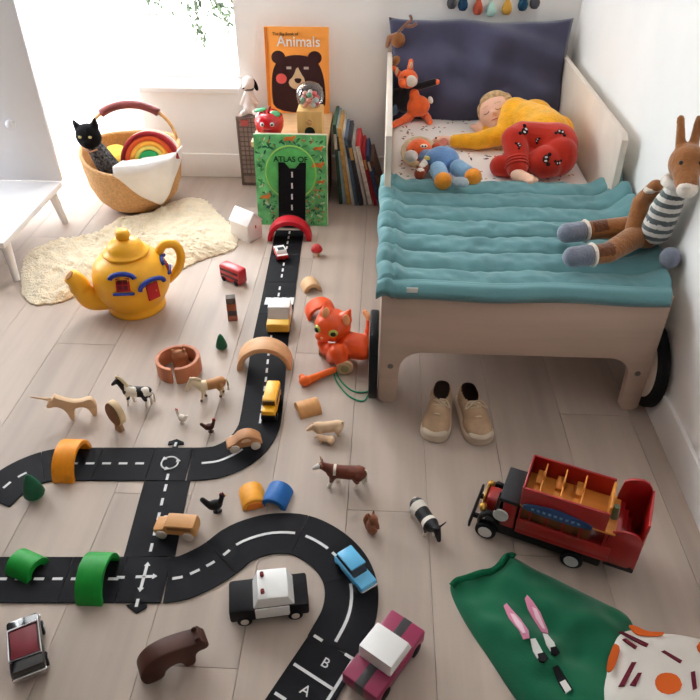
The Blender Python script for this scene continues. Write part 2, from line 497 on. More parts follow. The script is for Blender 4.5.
# quilt with stitched channels
teal = mat('teal cotton quilt', (99, 144, 149), .85, .05, 10, .10, 220, sheen=.2)
QX0, QX1, QY0, QY1 = -.006, .752, 1.456, 2.17
QT = MT + .012
def quilt_z(X, Y):
    """height of the quilt's top over the bed"""
    u = (X - QX0) / (QX1 - QX0); t = (Y - QY0)
    row = abs(math.sin(PI * (t - .035) / .0965)) ** .4 if t > .035 else .6
    inn = 1.0 if .05 < u < .96 else max(0, 1 - abs(u - (.05 if u <= .05 else .96)) / .05)
    bord = abs(math.sin(PI * min(1, max(0, X - QX0) / .045))) ** .5 if u <= .058 else 1
    z = QT + .021 * row * bord + .006 * noise.noise(V((X * 14, Y * 26, 0))) + .004 * noise.noise(V((X * 40, Y * 30, 4)))
    # sides and foot lie on the bed's boards, the right side rides up over the rail
    if X < .08:
        k_ = min(1, (.08 - X) / .055); k_ = k_ * k_ * (3 - 2 * k_)
        z += (.386 - QT - .004) * k_ - .35 * max(0, .008 - X)
    if X > .66: z += .055 * min(1, (X - .66) / .08) ** 1.5 * (.4 + .6 * min(1, max(0, (Y - 1.5) / .35)))
    if Y < 1.50:
        z = max(z, .384 + .003 * row) - .022 * max(0, (1.478 - Y) / .026) ** 1.6
    else:
        z += .006 * max(0, 1 - (Y - 1.5) / .1)
    return z
def qf(u, v):
    X = QX0 + u * (QX1 - QX0); Y = QY0 + v * (QY1 - QY0)
    X -= .035 * u ** 6 * max(0, 1 - (Y - 1.45) / .3)
    return V((X + .003 * math.sin(Y * 30), Y + .005 * math.sin(X * 17), quilt_z(X, Y)))
q_ = thing('quilt', 'teal channel-stitched quilt spread over the foot of the bed', 'quilt', (bedX, 1.78, MT))
qo = B().grid(qf, 110, 220, thick=.016)
qo.xf(Matrix.Translation((-bedX, -1.78, -MT)))
qo.build('quilt_cover', teal, q_, smooth=True)
st = B()
for r in range(1, 8):
    Y = QY0 + .035 + .0965 * r
    if Y < QY1 - .01:
        st.tube([V((X, Y + .005 * math.sin(X * 17), quilt_z(X, Y) + .0012)) - V((bedX, 1.78, MT)) for X in [QX0 + .05 + i * .013 for i in range(54)]], .0017, 5)
st.build('seam_shade_stitching', mat('teal thread with crease shade', (48, 84, 90), .9), q_)  # seam thread coloured dark to paint in the shadow of the creases
B().box((.083 - bedX, 1.4535 - 1.78, .384 - MT), (.028, .003, .016), rot=(.3, 0, 0)).build('care_label', mat('white tape', (235, 235, 230), .8), q_)

# ================================================================== things along the back wall
wood_l = mat('light natural wood', (214, 172, 128), .5, .09, 2.2, grain=0)
wood_n = mat('natural beech', (206, 158, 112), .5, .10, 2.5, grain=1)
wood_z = mat('pale maple', (222, 192, 156), .5, .08, 2.5, grain=2)
black_p = mat('black paint', (22, 22, 26), .4, .1, 8)
white_p = mat('white paint', (240, 240, 238), .4, .02, 6)
red_p = mat('red paint', (190, 24, 28), .35, .06, 6)

# white bench, its back panel towards the curtain
bp = F(62, 183, .16)
bn = thing('bench', 'white low wooden bench with a tall back panel beside the curtain', 'bench', (bp.x - .3, bp.y, 0))
wb = mat('white lacquer', (236, 236, 240), .3, .01, 4)
B().box((0, -.26, .157), (.6, .52, .022), bev=.004).build('seat', wb, bn)
B().box((0, .011, .53), (.6, .02, .73), bev=.004).build('back_panel', wb, bn)
for sx, y, dy in ((-1, -.05, .02), (1, -.05, .02), (1, -.46, -.03), (-1, -.46, -.03)):
    B().cyl((sx * .27, y, .147), (sx * .285, y + dy, 0), .019, .012, n=14).build('leg', wb, bn)
kb = B().cyl((.17, -.012, .40), (.17, 0, .40), .010, n=14).ell((.17, -.022, .40), (.018, .014, .018)).build('peg', wb, bn)

# basket
bk = F(141, 204)
bsk = thing('basket', 'round woven straw basket with a brown leather-wrapped handle', 'basket', (bk.x, bk.y, 0), .1)
straw = mat('woven straw', (212, 168, 120), .8, .10, 110, .5, 260)
straw_in = mat('woven straw inside', (204, 156, 104), .85, .10, 110, .4, 260)
def rim_z(a): return .238 + .012 * math.cos(2 * a) + .02 * math.sin(a)
def bask(off):
    prof = [(.02, 0.004), (.10, .004), (.13, .02), (.165, .06), (.188, .12), (.199, .185), (.200, 1.0)]
    def f(u, v):
        a = u * 2 * PI; k = v * (len(prof) - 1); i = min(int(k), len(prof) - 2); t = k - i
        r = prof[i][0] * (1 - t) + prof[i + 1][0] * t
        zz = [p[1] for p in prof]; zz[-1] = rim_z(a)
        z = zz[i] * (1 - t) + zz[i + 1] * t
        rr = max(.001, r - off)
        rr *= 1 + .0035 * math.sin(z * 900)
        return V((rr * math.cos(a), rr * math.sin(a), z + (off * .8 if i < 2 else 0)))
    return f
b = B().grid(bask(0), 96, 60)
bmesh.ops.remove_doubles(b.bm, verts=b.bm.verts, dist=.0005)
body = b.build('basket_body', straw, bsk, smooth=True)
b = B().grid(bask(.009), 72, 30)
b.build('inner_lining', straw_in, bsk, smooth=True)
B().tube([(.196 * math.cos(a), .196 * math.sin(a), rim_z(a)) for a in [i * 2 * PI / 72 for i in range(72)]], .0085, 8, closed=True).build('rim', straw, bsk, smooth=True)
# handle: straw loop across the basket, leather wrap in the middle
hp = []
for i in range(33):
    t = i / 32; a = PI * t
    hp.append(V((-.185 * math.cos(a), .05 + .06 * math.sin(a), .225 + .165 * math.sin(a) ** .8)))
B().tube(hp, .007, 8).build('handle', mat('straw handle', (206, 158, 104), .7, .15, 40), bsk, smooth=True)
B().tube(hp[9:24], .0165, 12).build('handle_wrap', mat('brown leather', (126, 60, 58), .5, .08, 20, .15, 60), bsk, smooth=True)

# white cloth over the basket's rim
cl = B()
def cloth_b(u, v):
    a = math.radians(-98 + 92 * u)
    if v < .35:
        t = v / .35; r = .10 + .108 * t; z = .232 + .018 * t
    else:
        t = (v - .35) / .65; drop = (.17 * (1 - abs(2 * u - 1.02) ** 1.2)) * t
        z = rim_z(a) + .012 - drop
        r = .212 - .02 * (drop / .15) ** 2
    r += .004 * math.sin(u * 19 + v * 3)
    return V((r * math.cos(a), r * math.sin(a), z))
cl.grid(cloth_b, 40, 30)
co = cl.build('cloth', mat('white muslin', (242, 240, 238), .9, .03, 12, .05, 150), smooth=True, loc=(bk.x, bk.y, 0), rot=(0, 0, .12))
md = co.modifiers.new('solid', 'SOLIDIFY'); md.thickness = .003; md.offset = 1
tag(co, 'white muslin cloth hanging over the straw basket rim', 'cloth')

# rainbow cushion in the basket
rc = thing('rainbow_cushion', 'rainbow striped half-round cushion poking out of the basket', 'cushion', (bk.x + .095, bk.y - .05, .212), .1)
bands = [((150, 40, 46), .140, .118), ((222, 92, 50), .118, .096), ((240, 170, 70), .096, .074), ((238, 214, 110), .074, .054), ((52, 160, 92), .054, .0)]
Rr = Matrix.Rotation(math.radians(-22), 4, 'X') @ Matrix.Rotation(math.radians(-10), 4, 'Y')
for c, r0, r1 in bands:
    r0 *= .84; r1 *= .84
    n = 22
    poly = circ(n, r0, (0, 0), -.1, PI + .1, True) + (list(reversed(circ(n, r1, (0, 0), -.1, PI + .1, True))) if r1 else [])
    B().prism(poly, -.024, .024, 'y', bev=.008 if r1 else .006).xf(Rr).build('stripe', mat('felt %d %d %d' % c, c, .9, .05, 30, .1, 200), rc, smooth=True)
B().prism(circ(24, .126, (0, 0), -.1, PI + .1, True), .024, .042, 'y', bev=.006).xf(Rr).build('cushion_back', mat('cream felt', (236, 226, 212), .9), rc, smooth=True)

# yellow folded scarf inside the basket
yc = blob('scarf', [ellp((0, 0, 0), (.075, .06, .04)), ellp((.03, .03, .02), (.05, .05, .03)), ellp((-.06, .03, .01), (.05, .06, .03))], .008, mat('yellow wool', (232, 190, 84), .9, .08, 20, .3, 120), smooth=4, loc=(bk.x - .04, bk.y + .05, .185))
tag(yc, 'yellow woollen scarf bundled inside the straw basket', 'scarf')

# black cat soft toy
kc = thing('cat_soft_toy', 'black knitted cat soft toy peeking over the basket rim', 'soft toy', (bk.x - .095, bk.y - .10, .20))
blk = mat('black plush', (24, 23, 26), .95, .15, 30, .4, 150)
tw = mat('grey tweed knit', (92, 90, 92), .95, .5, 120, .4, 200)
kb_ = blob('body', [cap([((.045, -.005, -.02), .048), ((.0, 0, .075), .036)])], .006, tw, kc, smooth=2)
hd = blob('head', [ellp((-.018, -.01, .135), (.05, .042, .05)), cap([((-.055, -.005, .165), .016), ((-.066, -.005, .19), .007)]), cap([((.012, -.005, .172), .017), ((.018, -.005, .20), .007)]), ellp((-.014, -.05, .12), (.018, .012, .014))], .005, blk, kc, smooth=2)
for sx in (-.036, .004):
    B().ell((sx, -.05, .145), (.007, .004, .005)).build('eye', mat('amber', (206, 190, 120), .3), hd, smooth=True)
B().tube([(-.04, -.03, .09), (-.012, -.045, .085), (.014, -.03, .09)], .0035, 6).build('collar', mat('tan ribbon', (190, 140, 110), .8), kc, smooth=True)

# sheepskin rug
wool = mat('sheepskin wool', (240, 224, 194), .95, .06, 30, .7, 120, sheen=.5)
px = [(20, 258), (45, 244), (75, 243), (100, 234), (120, 219), (148, 216), (170, 207), (190, 197), (207, 201), (216, 211), (230, 225), (240, 243), (232, 252), (212, 257), (193, 264), (178, 273), (165, 281), (140, 283), (105, 284), (82, 293), (66, 302), (46, 306), (22, 304)]
pts = smooth_poly([tuple(F(*p).xy) for p in px], 2)
cxy = F(128, 250).xy
def patch(pts, c, prof, rings, zf):
    """star-shaped sheet: outline pts round the centre c, height prof(t) + zf(x, y)"""
    b = B()
    def fn(t):
        ctr = t.verts.new((c[0], c[1], prof(0) + zf(c[0], c[1], 0)))
        prev = None; n = len(pts)
        for k in range(1, rings + 1):
            tt = k / rings; tt = 1 - (1 - tt) ** 1.35
            ring = []
            for p in pts:
                x = c[0] + (p[0] - c[0]) * tt; y = c[1] + (p[1] - c[1]) * tt
                ring.append(t.verts.new((x, y, max(.0005, prof(tt) + zf(x, y, tt)))))
            for i in range(n):
                j = (i + 1) % n
                if prev is None: t.faces.new((ctr, ring[i], ring[j]))
                else: t.faces.new((prev[i], ring[i], ring[j], prev[j]))
            prev = ring
        bot = [t.verts.new((v.co.x, v.co.y, 0.0002)) for v in prev]
        for i in range(n):
            j = (i + 1) % n; t.faces.new((prev[i], bot[i], bot[j], prev[j]))
        t.faces.new(list(reversed(bot)))
        bmesh.ops.recalc_face_normals(t, faces=t.faces[:])
    b._new(fn); return b
def woolz(x, y, t):
    p = V((x * 26, y * 26, 0))
    return (.012 * noise.noise(p) + .010 * noise.noise(p * 2.3) + .006 * noise.noise(p * 5)) * (1 - t ** 6)
# wavy woolly outline
wp = []
for i, p in enumerate(pts):
    a = pts[(i + 1) % len(pts)]
    for q in (0, .25, .5, .75):
        x, y = p[0] + (a[0] - p[0]) * q, p[1] + (a[1] - p[1]) * q
        d = V((x - cxy[0], y - cxy[1])); d.normalize(); s_ = .012 * noise.noise(V((x * 60, y * 60, 3)))
        wp.append((x + d.x * s_, y + d.y * s_))
sk = patch(wp, cxy, lambda t: .038 * (1 - t ** 5) + .006, 46, woolz)
sk.xf(Matrix.Translation((-cxy[0], -cxy[1], 0)))
so = sk.build('sheepskin_rug', wool, loc=(cxy[0], cxy[1], 0), smooth=True)
tag(so, 'cream sheepskin rug lying on the floor between basket and teapot', 'rug')

# wooden crate carrying the orange book
CX0, CX1, CY0, CY1, CT = -.512, -.215, 2.60, 2.97, .325
ct = thing('crate', 'pale wooden crate table behind the green book', 'crate', ((CX0 + CX1) / 2, (CY0 + CY1) / 2, 0))
cw, cd = CX1 - CX0, CY1 - CY0
B().box((0, 0, CT - .011), (cw, cd, .022), bev=.003).build('top', wood_l, ct)
for sx in (-1, 1): B().box((sx * (cw / 2 - .02), 0, (CT - .022) / 2), (.016, cd - .02, CT - .022), bev=.002).build('side_panel', mat('walnut brown board', (126, 98, 76), .6, .1, 2, grain=2), ct)
B().box((0, cd / 2 - .02, (CT - .022) / 2), (cw - .06, .014, CT - .022), bev=.002).build('back_panel', wood_l, ct)

# green picture book leaning on the crate, with a road piece on it
GW, GH, GT = .283, .362, .018
gy = F(293, 226).y + .006
lean = math.radians(-7)
gb = thing('atlas_book', 'large green illustrated animal atlas book leaning against the crate', 'book', (-.357, gy, 0))
gM = Matrix.Rotation(lean, 4, 'X')
grn = mat('green printed cover', (98, 180, 112), .5, .22, 26)
B().box((0, GT / 2, GH / 2), (GW, GT, GH), bev=.002).xf(gM).build('cover', grn, gb)
B().box((0, GT / 2, GH / 2), (GW - .008, GT - .006, GH - .003)).xf(Matrix.Translation((.006, 0, .004)) @ gM).build('pages', mat('cream paper', (232, 224, 206), .9), gb)
# printed ring, leaves and small animals (flat print)
ringm = mat('lime print', (150, 206, 96), .5)
B().tube([V((.098 * math.cos(a), -.0004, .215 + .105 * math.sin(a))) for a in [i * 2 * PI / 60 for i in range(60)]], .003, 6, closed=True).xf(gM).build('ring_print', ringm, gb)
B().prism(circ(40, .095, (0, .215)), -.0007, .0002, 'y').xf(gM).build('disc_print', mat('mid green print', (92, 190, 104), .5, .1, 30), gb)
cols = [(44, 104, 70), (176, 130, 80), (66, 138, 84), (176, 206, 170), (120, 190, 130), (52, 100, 84)]
pr = [B() for _ in cols]
for i in range(420):
    x, z = random.uniform(-.13, .13), random.uniform(.012, .35)
    if math.hypot(x, z - .215) < .112: continue
    k = i % 6; s_ = random.uniform(.4, 1.3)
    a0 = random.uniform(0, 6.3)
    poly = [(x + s_ * (.010 * math.cos(t) * math.cos(a0) - .0035 * math.sin(t) * math.sin(a0)), z + s_ * (.010 * math.cos(t) * math.sin(a0) + .0035 * math.sin(t) * math.cos(a0))) for t in [j * PI / 4 for j in range(8)]]
    poly = [(max(-.139, min(.139, p)), max(.004, min(.358, q))) for p, q in poly]
    pr[k].prism(poly, -.0006, .0002, 'y')
for q, c in zip(pr, cols): tag(q.xf(gM).build('leaf_print', mat('print %d %d %d' % c, c, .6), gb), kind='stuff')
for x, z, s_ in ((.108, .245, 1.2), (.11, .31, .9), (-.105, .115, 1.0), (.0, .345, 1.1), (.118, .18, .8)):
    B().prism([(x + s_ * p, z + s_ * q) for p, q in smooth_poly([(-.02, -.008), (-.022, .004), (-.01, .01), (.008, .008), (.016, .016), (.022, .008), (.012, -.002), (.012, -.012), (.004, -.004), (-.012, -.004)], 1)], -.0009, .0002, 'y').xf(gM).build('animal_print', mat('rust print', (206, 120, 56), .6, .15, 40), gb)
txm = mat('dark green lettering', (22, 70, 44), .6)
for s_, z, sz in (('ATLAS OF', .268, .030),):
    from_mesh('lettering', text_mesh(s_, sz, .0008, .0006), txm, gb, smooth=False).matrix_local = gM @ Matrix.Translation((0, -.0012, z)) @ Matrix.Rotation(PI / 2, 4, 'X')

# orange animal book leaning on the wall
OW, OH = .262, .335
ob_lean = math.radians(-6)
oM = Matrix.Rotation(ob_lean, 4, 'X'); oS = oM @ Matrix.Diagonal((1, 1, .335 / .375, 1))
ob = thing('animal_book', 'tall orange book with a brown bear cover leaning on the wall', 'book', (-.362, 2.945, CT))
org = mat('orange cover', (246, 160, 72), .5, .03, 8)
B().box((0, .009, OH / 2), (OW, .018, OH), bev=.002).xf(oM).build('cover', org, ob)
B().box((-OW / 2 + .007, -.0004, OH / 2), (.012, .002, OH - .004)).xf(oM).build('spine', mat('deep orange', (222, 128, 48), .5), ob)
brn = mat('dark brown print', (58, 34, 36), .6, .04, 10)
flat = lambda poly, m_, nm, d=.0008: B().prism(poly, -d, .0003, 'y').xf(oS).build(nm, m_, ob)
flat(smooth_poly([(-.105, .004), (-.112, .10), (-.105, .19), (-.075, .245), (0, .262), (.075, .245), (.105, .19), (.117, .10), (.112, .004)], 2), brn, 'bear_print')
for sx in (-1, 1): flat(circ(18, .029, (sx * .075 - .002, .247)), brn, 'ear_print', .0009)
flat(smooth_poly([(0, .212), (.012, .185), (.032, .15), (.028, .118), (0, .105), (-.032, .118), (-.04, .145), (-.018, .165)], 1), mat('tan print', (214, 186, 150), .6), 'muzzle_print', .0013)
flat(smooth_poly([(-.014, .158), (.018, .158), (.012, .138), (0, .134), (-.012, .142)], 1), brn, 'nose_print', .0018)
flat(circ(20, .0225, (-.068, .155)), mat('coral print', (226, 98, 92), .6), 'cheek_print', .0013)
for x in (-.035, .037): flat([(x - .010, .197), (x + .010, .197), (x + .010, .208), (x - .010, .208)], mat('pale print', (200, 186, 176), .6), 'eye_print', .0013)
from_mesh('lettering', text_mesh('Animals', .056, .0006, .0004), white_p, ob, smooth=False).matrix_local = oM @ Matrix.Translation((.008, -.0012, .280)) @ Matrix.Rotation(PI / 2, 4, 'X')
from_mesh('lettering', text_mesh('The Big Book of', .016, .0006), brn, ob, smooth=False).matrix_local = oM @ Matrix.Translation((-.045, -.0012, .309)) @ Matrix.Rotation(PI / 2, 4, 'X')

# apple toy
ap_p = F(276, 132, CT)
ap = thing('apple_toy', 'shiny red apple toy with a face and green leaves on crate', 'toy', (-.445, 2.665, CT))
prof = [(.0, .008), (.018, .004), (.032, .004), (.047, .018), (.056, .042), (.058, .062), (.052, .082), (.036, .096), (.018, .096), (.006, .088), (0, .086)]
B().lathe(prof, 32).build('apple_body', mat('glossy red', (196, 18, 30), .18, .05, 5, coat=.5), ap, smooth=True)
B().cyl((0, 0, .085), (.006, 0, .116), .0035, .005, n=10).build('stem', mat('dark red stem', (128, 24, 30), .5), ap, smooth=True)
lf = mat('leaf green', (96, 184, 128), .5, .08, 10)
B().ell((-.03, -.004, .104), (.026, .015, .006), (0, -.1, .2)).build('leaf', lf, ap, smooth=True)
B().ell((.03, -.018, .094), (.019, .015, .006), (.5, .3, 0)).build('leaf', lf, ap, smooth=True)
for sx in (-1, 1):
    e = B().ell((sx * .019, -.0525, .064), (.009, .004, .0085), (0, 0, sx * .3)).build('eye', white_p, ap, smooth=True)
    B().ell((sx * .0185, -.0565, .063), (.005, .002, .005), (0, 0, sx * .3)).build('pupil', black_p, e, smooth=True)
B().tube([(-.014, -.056, .045), (0, -.0575, .040), (.014, -.056, .045)], .0016, 6).build('mouth', mat('dark red', (90, 8, 16), .5), ap, smooth=True)

# gumball machine
gm = thing('gumball_machine', 'wooden gumball machine with a clear globe on the crate', 'gumball machine', (-.285, 2.69, CT))
B().box((0, 0, .053), (.098, .09, .106), bev=.003).build('base', mat('yellow birch', (218, 176, 112), .5, .06, 3, grain=2), gm)
B().cyl((0, -.0451, .026), (0, -.0466, .026), .020, n=20).build('outlet', black_p, gm)
B().cyl((0, -.045, .066), (0, -.055, .066), .012, n=16).box((0, -.056, .066), (.022, .006, .006), (0, .5, 0)).build('crank_knob', mat('tan plastic', (190, 150, 100), .5), gm)
B().lathe([(.02, 0), (.036, .006), (.048, .022), (.054, .045), (.05, .07), (.036, .088), (.016, .097), (0, .099)], 28, (0, 0, .106)).build('globe', glass('clear globe', (236, 238, 238)), gm, smooth=True)
gcols = [(226, 96, 100), (236, 226, 220), (240, 170, 160), (120, 170, 140), (220, 140, 120), (200, 210, 214)]
gball = None
for i in range(16):
    lay, k = divmod(i, 6); rr = (.027, .030, .018)[min(2, lay)]
    a = k * PI / 3 + lay * .5 if lay < 2 else k * PI / 2
    if gball is None:
        gball = B().ell((0, 0, 0), .0105, u=12, v=8); gme = gball.mesh()
        gme.polygons.foreach_set('use_smooth', [True] * len(gme.polygons))
        gme.materials.append(None)
    o = bpy.data.objects.new('gumball', gme); COL.objects.link(o)
    o.location = (-.285 + rr * math.cos(a), 2.69 + rr * math.sin(a), CT + .106 + .014 + .0195 * lay + (.004 if lay == 0 else 0))
    o.material_slots[0].link = 'OBJECT'; o.material_slots[0].material = mat('gum %d' % (i % 6), gcols[i % 6], .3)
    tag(o, ('coral red', 'white', 'salmon pink', 'sage green', 'terracotta', 'pale grey')[i % 6] + ' gumball inside the clear globe', 'gumball', 'gumballs in the clear globe')

# tall narrow wooden frame box with a white dog toy on top
tb = F(250, 181)
tbx = thing('display_box', 'tall narrow grey display box with a lattice front by the wall', 'box', (-.578, 2.972, 0))
gw = mat('weathered grey wood', (132, 118, 112), .7, .12, 3, grain=2)
B().box((0, 0, .155), (.106, .07, .31), bev=.002).build('box_body', mat('grey beige panel', (176, 160, 154), .7, .12, 12), tbx)
f_ = B()
for sx in (-1, 1): f_.box((sx * .050, -.037, .155), (.010, .008, .31))
for z in (.005, .305, .05): f_.box((0, -.037, z), (.09, .008, .010))
f_.build('front_frame', gw, tbx)
la = B()
for i in range(11): la.box((0, -.0365, .075 + i * .021), (.09, .003, .003))
for i in range(4): la.box((-.027 + i * .018, -.0365, .18), (.003, .003, .25))
la.build('lattice', mat('dark grey line', (120, 108, 106), .7), tbx)
B().box((-.018, -.040, .283), (.034, .002, .026)).build('label_print', mat('faded red print', (196, 96, 92), .7), tbx)

dg_ = thing('dog_soft_toy', 'white soft toy dog with one black ear on the grey box', 'soft toy', (-.575, 2.972, .31))
wp_ = mat('white plush', (236, 226, 222), .95, .05, 30, .3, 160)
pk = mat('pinkish plush', (214, 184, 184), .95, .05, 30, .3, 160)
blob('body', [cap([((0, 0, .03), .030), ((.002, 0, .095), .020)]), cap([((-.018, -.02, .015), .014), ((-.03, -.04, .012), .010)]), cap([((.02, -.02, .015), .014), ((.03, -.038, .012), .010)]), cap([((-.012, -.01, .085), .010), ((-.034, -.012, .045), .007)]), cap([((.014, -.01, .085), .010), ((.036, -.012, .05), .007)])], .004, wp_, dg_)
dh = blob('head', [ellp((.004, -.004, .132), (.028, .028, .027)), cap([((.0, -.022, .126), .016), ((-.008, -.046, .122), .010)]), cap([((-.024, 0, .142), .008), ((-.036, -.002, .155), .005)])], .004, wp_, dg_)
B().ell((.031, -.006, .124), (.010, .008, .026), (0, -.35, 0)).build('ear', blk, dh, smooth=True)
B().ell((-.010, -.056, .123), .0045).build('nose', black_p, dh, smooth=True)
B().tube([(.02 * math.cos(a), .02 * math.sin(a), .105) for a in [i * PI / 8 for i in range(16)]], .004, 6, closed=True).build('collar', mat('grey collar', (120, 110, 112), .8), dg_, smooth=True)

# row of leaning picture books
bks = [  # thickness, height, depth, cover colour, spine colour, what it looks like
    (.014, .345, .24, (54, 84, 66), None, 'dark green'), (.012, .335, .25, (150, 178, 192), None, 'pale blue'),
    (.016, .335, .22, (196, 150, 84), (206, 164, 92), 'golden brown'), (.010, .31, .25, (226, 224, 218), None, 'off-white'),
    (.012, .30, .23, (88, 112, 140), None, 'slate blue'), (.016, .29, .24, (52, 52, 60), None, 'charcoal'),
    (.012, .275, .22, (190, 190, 186), None, 'light grey'), (.018, .265, .21, (180, 28, 40), (224, 214, 204), 'red and white'),
    (.011, .235, .22, (150, 26, 38), None, 'crimson'), (.012, .225, .21, (44, 64, 104), None, 'navy blue'), (.012, .205, .20, (96, 66, 52), None, 'dark brown')]
bx_ = F(334, 208).x + .02
by_ = F(350, 206).y
for i, (t, h, d, c, sc, nm) in enumerate(bks):
    ln_ = math.radians(4 + i * 1.25)
    bo = thing('picture_book', nm + ' picture book in the leaning row beside the bed', 'book', (bx_, by_ + random.uniform(0, .012), 0), group='picture books leaning in a row')
    Mx = Matrix.Rotation(-ln_, 4, 'Y')
    cm = mat('cover %d %d %d' % c, c, .5, .12, 14)
    B().box((t / 2, d / 2 + .002, h / 2), (t, d, h), bev=.001, seg=1).xf(Mx).build('cover', cm, bo)
    if sc:
        B().box((t / 2, .0006, h / 2), (t - .002, .003, h - .004)).xf(Mx).build('spine', mat('spine %d %d %d' % sc, sc, .5, .2, 40), bo)
    else:
        B().box((t / 2, .0006, h * .8), (t - .003, .003, h * .18)).xf(Mx).build('spine_band', mat('band %d' % (i % 3), ((206, 198, 180), (60, 70, 84), (196, 150, 90))[i % 3], .6), bo)
    bx_ += t / math.cos(ln_) + .0035 + .0011 * i * .4

# felt drop garland high on the wall
ga = thing('felt_garland', 'garland of coloured felt drops hanging on the wall over the bed', 'garland', (.372, 3.02, .80))
for (px_, py_), c in zip(((452, 2), (463, 4), (478, 8), (491, 10), (507, 8), (523, 4), (535, 2)), ((92, 92, 98), (44, 76, 106), (178, 84, 62), (176, 212, 202), (210, 160, 72), (38, 76, 100), (88, 88, 94))):
    p = YP(px_, py_, 3.015) - V((.372, 3.02, .80))
    B().lathe([(0, -.026), (.012, -.023), (.019, -.012), (.020, 0), (.015, .014), (.007, .03), (.002, .042), (0, .044)], 20, p).build('felt_drop', mat('felt %d %d %d' % c, c, .9, .06, 30, .2, 200), ga, smooth=True)
B().tube(catmull([YP(440, -30, 3.015) - V((.372, 3.02, .8)), YP(463, -14, 3.015) - V((.372, 3.02, .8)), YP(493, -9, 3.015) - V((.372, 3.02, .8)), YP(523, -14, 3.015) - V((.372, 3.02, .8)), YP(548, -30, 3.015) - V((.372, 3.02, .8))], 8), .0014, 6).build('cord', mat('cream cord', (230, 222, 206), .9), ga, smooth=True)

# garden tree outside, one branch drooping into the window
tx0 = YP(60, 0, 5.0).x
sh = thing('garden_tree', 'leafy garden tree with a drooping branch outside the window', 'tree', (tx0, 5.0, -.2))
o_ = V((tx0, 5.0, -.2)); tw_ = B(); lv = B()
tw_.tube([(0, 0, 0), (.02, 0, .6), (.05, .02, 1.3), (.15, 0, 1.9)], [.05, .045, .035, .02], 8)
def leafy(pts, n, spread, sz=.03, tr=.008):
    c = catmull(pts, 6); tw_.tube(c, [tr * (1 - .8 * i / (len(c) - 1)) for i in range(len(c))], 6)
    for i in range(n):
        p = c[random.randrange(len(c) // 4, len(c))] + V((random.gauss(0, spread), random.gauss(0, spread), random.gauss(0, spread)))
        e = Euler((random.uniform(-1.2, 1.2), random.uniform(-1.2, 1.2), random.random() * 6.3)).to_matrix()
        q = [p + e @ V(a) for a in ((-sz, 0, 0), (0, sz * .4, .004), (sz, 0, 0), (0, -sz * .4, .004))]
        def fn(t_, q=q): t_.faces.new([t_.verts.new(k) for k in q])
        lv._new(fn)
top = V((.12, 0, 1.6))
P5 = lambda x, y: YP(x, y, 5.0) - o_
leafy([top, P5(170, -30), P5(193, -8), P5(198, 20), P5(203, 42)], 90, .022)
leafy([top, P5(180, -35), P5(210, -5), P5(222, 14), P5(230, 24)], 60, .028)
leafy([top, P5(165, -25), P5(200, -6), P5(236, 2)], 170, .05)
leafy([top, P5(140, -30), P5(150, -6), P5(165, 4)], 120, .05)
tw_.build('trunk', mat('bark', (70, 60, 50), .9), sh, smooth=True)
tag(lv.build('foliage', mat('tree leaves', (58, 70, 52), .6, .25, 8), sh), kind='stuff')

# ================================================================== road set
road_m = mat('black road rubber', (20, 20, 25), .7, .06, 30)
mark_m = mat('white road marking', (226, 226, 226), .6, .04, 30)
RW, RTH = .113, .004
def offset_line(P_, d):
    out = []
    for i, p in enumerate(P_):
        a = P_[max(0, i - 1)]; b = P_[min(len(P_) - 1, i + 1)]
        t = (b - a).normalized(); out.append(p + V((-t.y, t.x, 0)) * d)
    return out
def ribbon(P_, w_, z0, z1, org, T_=None):
    if T_ is None: Lf, Rg = offset_line(P_, w_ / 2), offset_line(P_, -w_ / 2)
    else:
        Lf = [p + V((-t.y, t.x, 0)) * w_ / 2 for p, t in zip(P_, T_)]; Rg = [p - V((-t.y, t.x, 0)) * w_ / 2 for p, t in zip(P_, T_)]
    b = B(); n = len(P_)
    def fn(t):
        rows = []
        for l, r in zip(Lf, Rg):
            rows.append([t.verts.new((q.x - org.x, q.y - org.y, z)) for q, z in ((l, z0), (r, z0), (r, z1), (l, z1))])
        for A, C_ in zip(rows, rows[1:]):
            for j in range(4): t.faces.new((A[j], A[(j + 1) % 4], C_[(j + 1) % 4], C_[j]))
        t.faces.new(list(reversed(rows[0]))); t.faces.new(rows[-1])
        bmesh.ops.recalc_face_normals(t, faces=t.faces[:])
    b._new(fn); return b
def arclen(P_):
    s = [0]
    for a, b in zip(P_, P_[1:]): s.append(s[-1] + (b - a).length)
    return s
def sub_line(P_, s0, s1, n=10):
    S = arclen(P_)
    def at(s):
        s = max(0, min(S[-1], s))
        for i in range(len(S) - 1):
            if S[i + 1] >= s - 1e-9:
                t = (s - S[i]) / max(1e-9, S[i + 1] - S[i]); return P_[i].lerp(P_[i + 1], t)
        return P_[-1]
    return [at(s0 + (s1 - s0) * i / n) for i in range(n + 1)]
def tans(P_, s0, s1, n):
    a = sub_line(P_, s0 - .006, s1 - .006, n); b = sub_line(P_, s0 + .006, s1 + .006, n)
    return [(q - p).normalized() for p, q in zip(a, b)]
def road(P_, cuts, labels, dashes, w_=RW):
    """cuts: arc lengths where one piece ends and the next begins; dashes: (s0, s1) lane marks"""
    for (s0, s1), lb in zip(zip(cuts, cuts[1:]), labels):
        q = sub_line(P_, s0 + .0006, s1 - .0006, 14); o_ = q[len(q) // 2].copy(); o_.z = 0
        r = thing('track_piece', lb, 'toy road', o_, group='black toy road pieces')
        ribbon(q, w_, .0004, RTH, o_, tans(P_, s0 + .0006, s1 - .0006, 14)).build('road_body', road_m, r, auto=30)
        for d0, d1 in dashes:
            if d0 >= s0 - .002 and d1 <= s1 + .002:
                ribbon(sub_line(P_, d0, d1, 8), .0065, RTH - .0005, RTH + .0006, o_).build('lane_dash', mark_m, r, auto=30)
def px_line(pts, k=6): return catmull([F(*p) for p in pts], k)
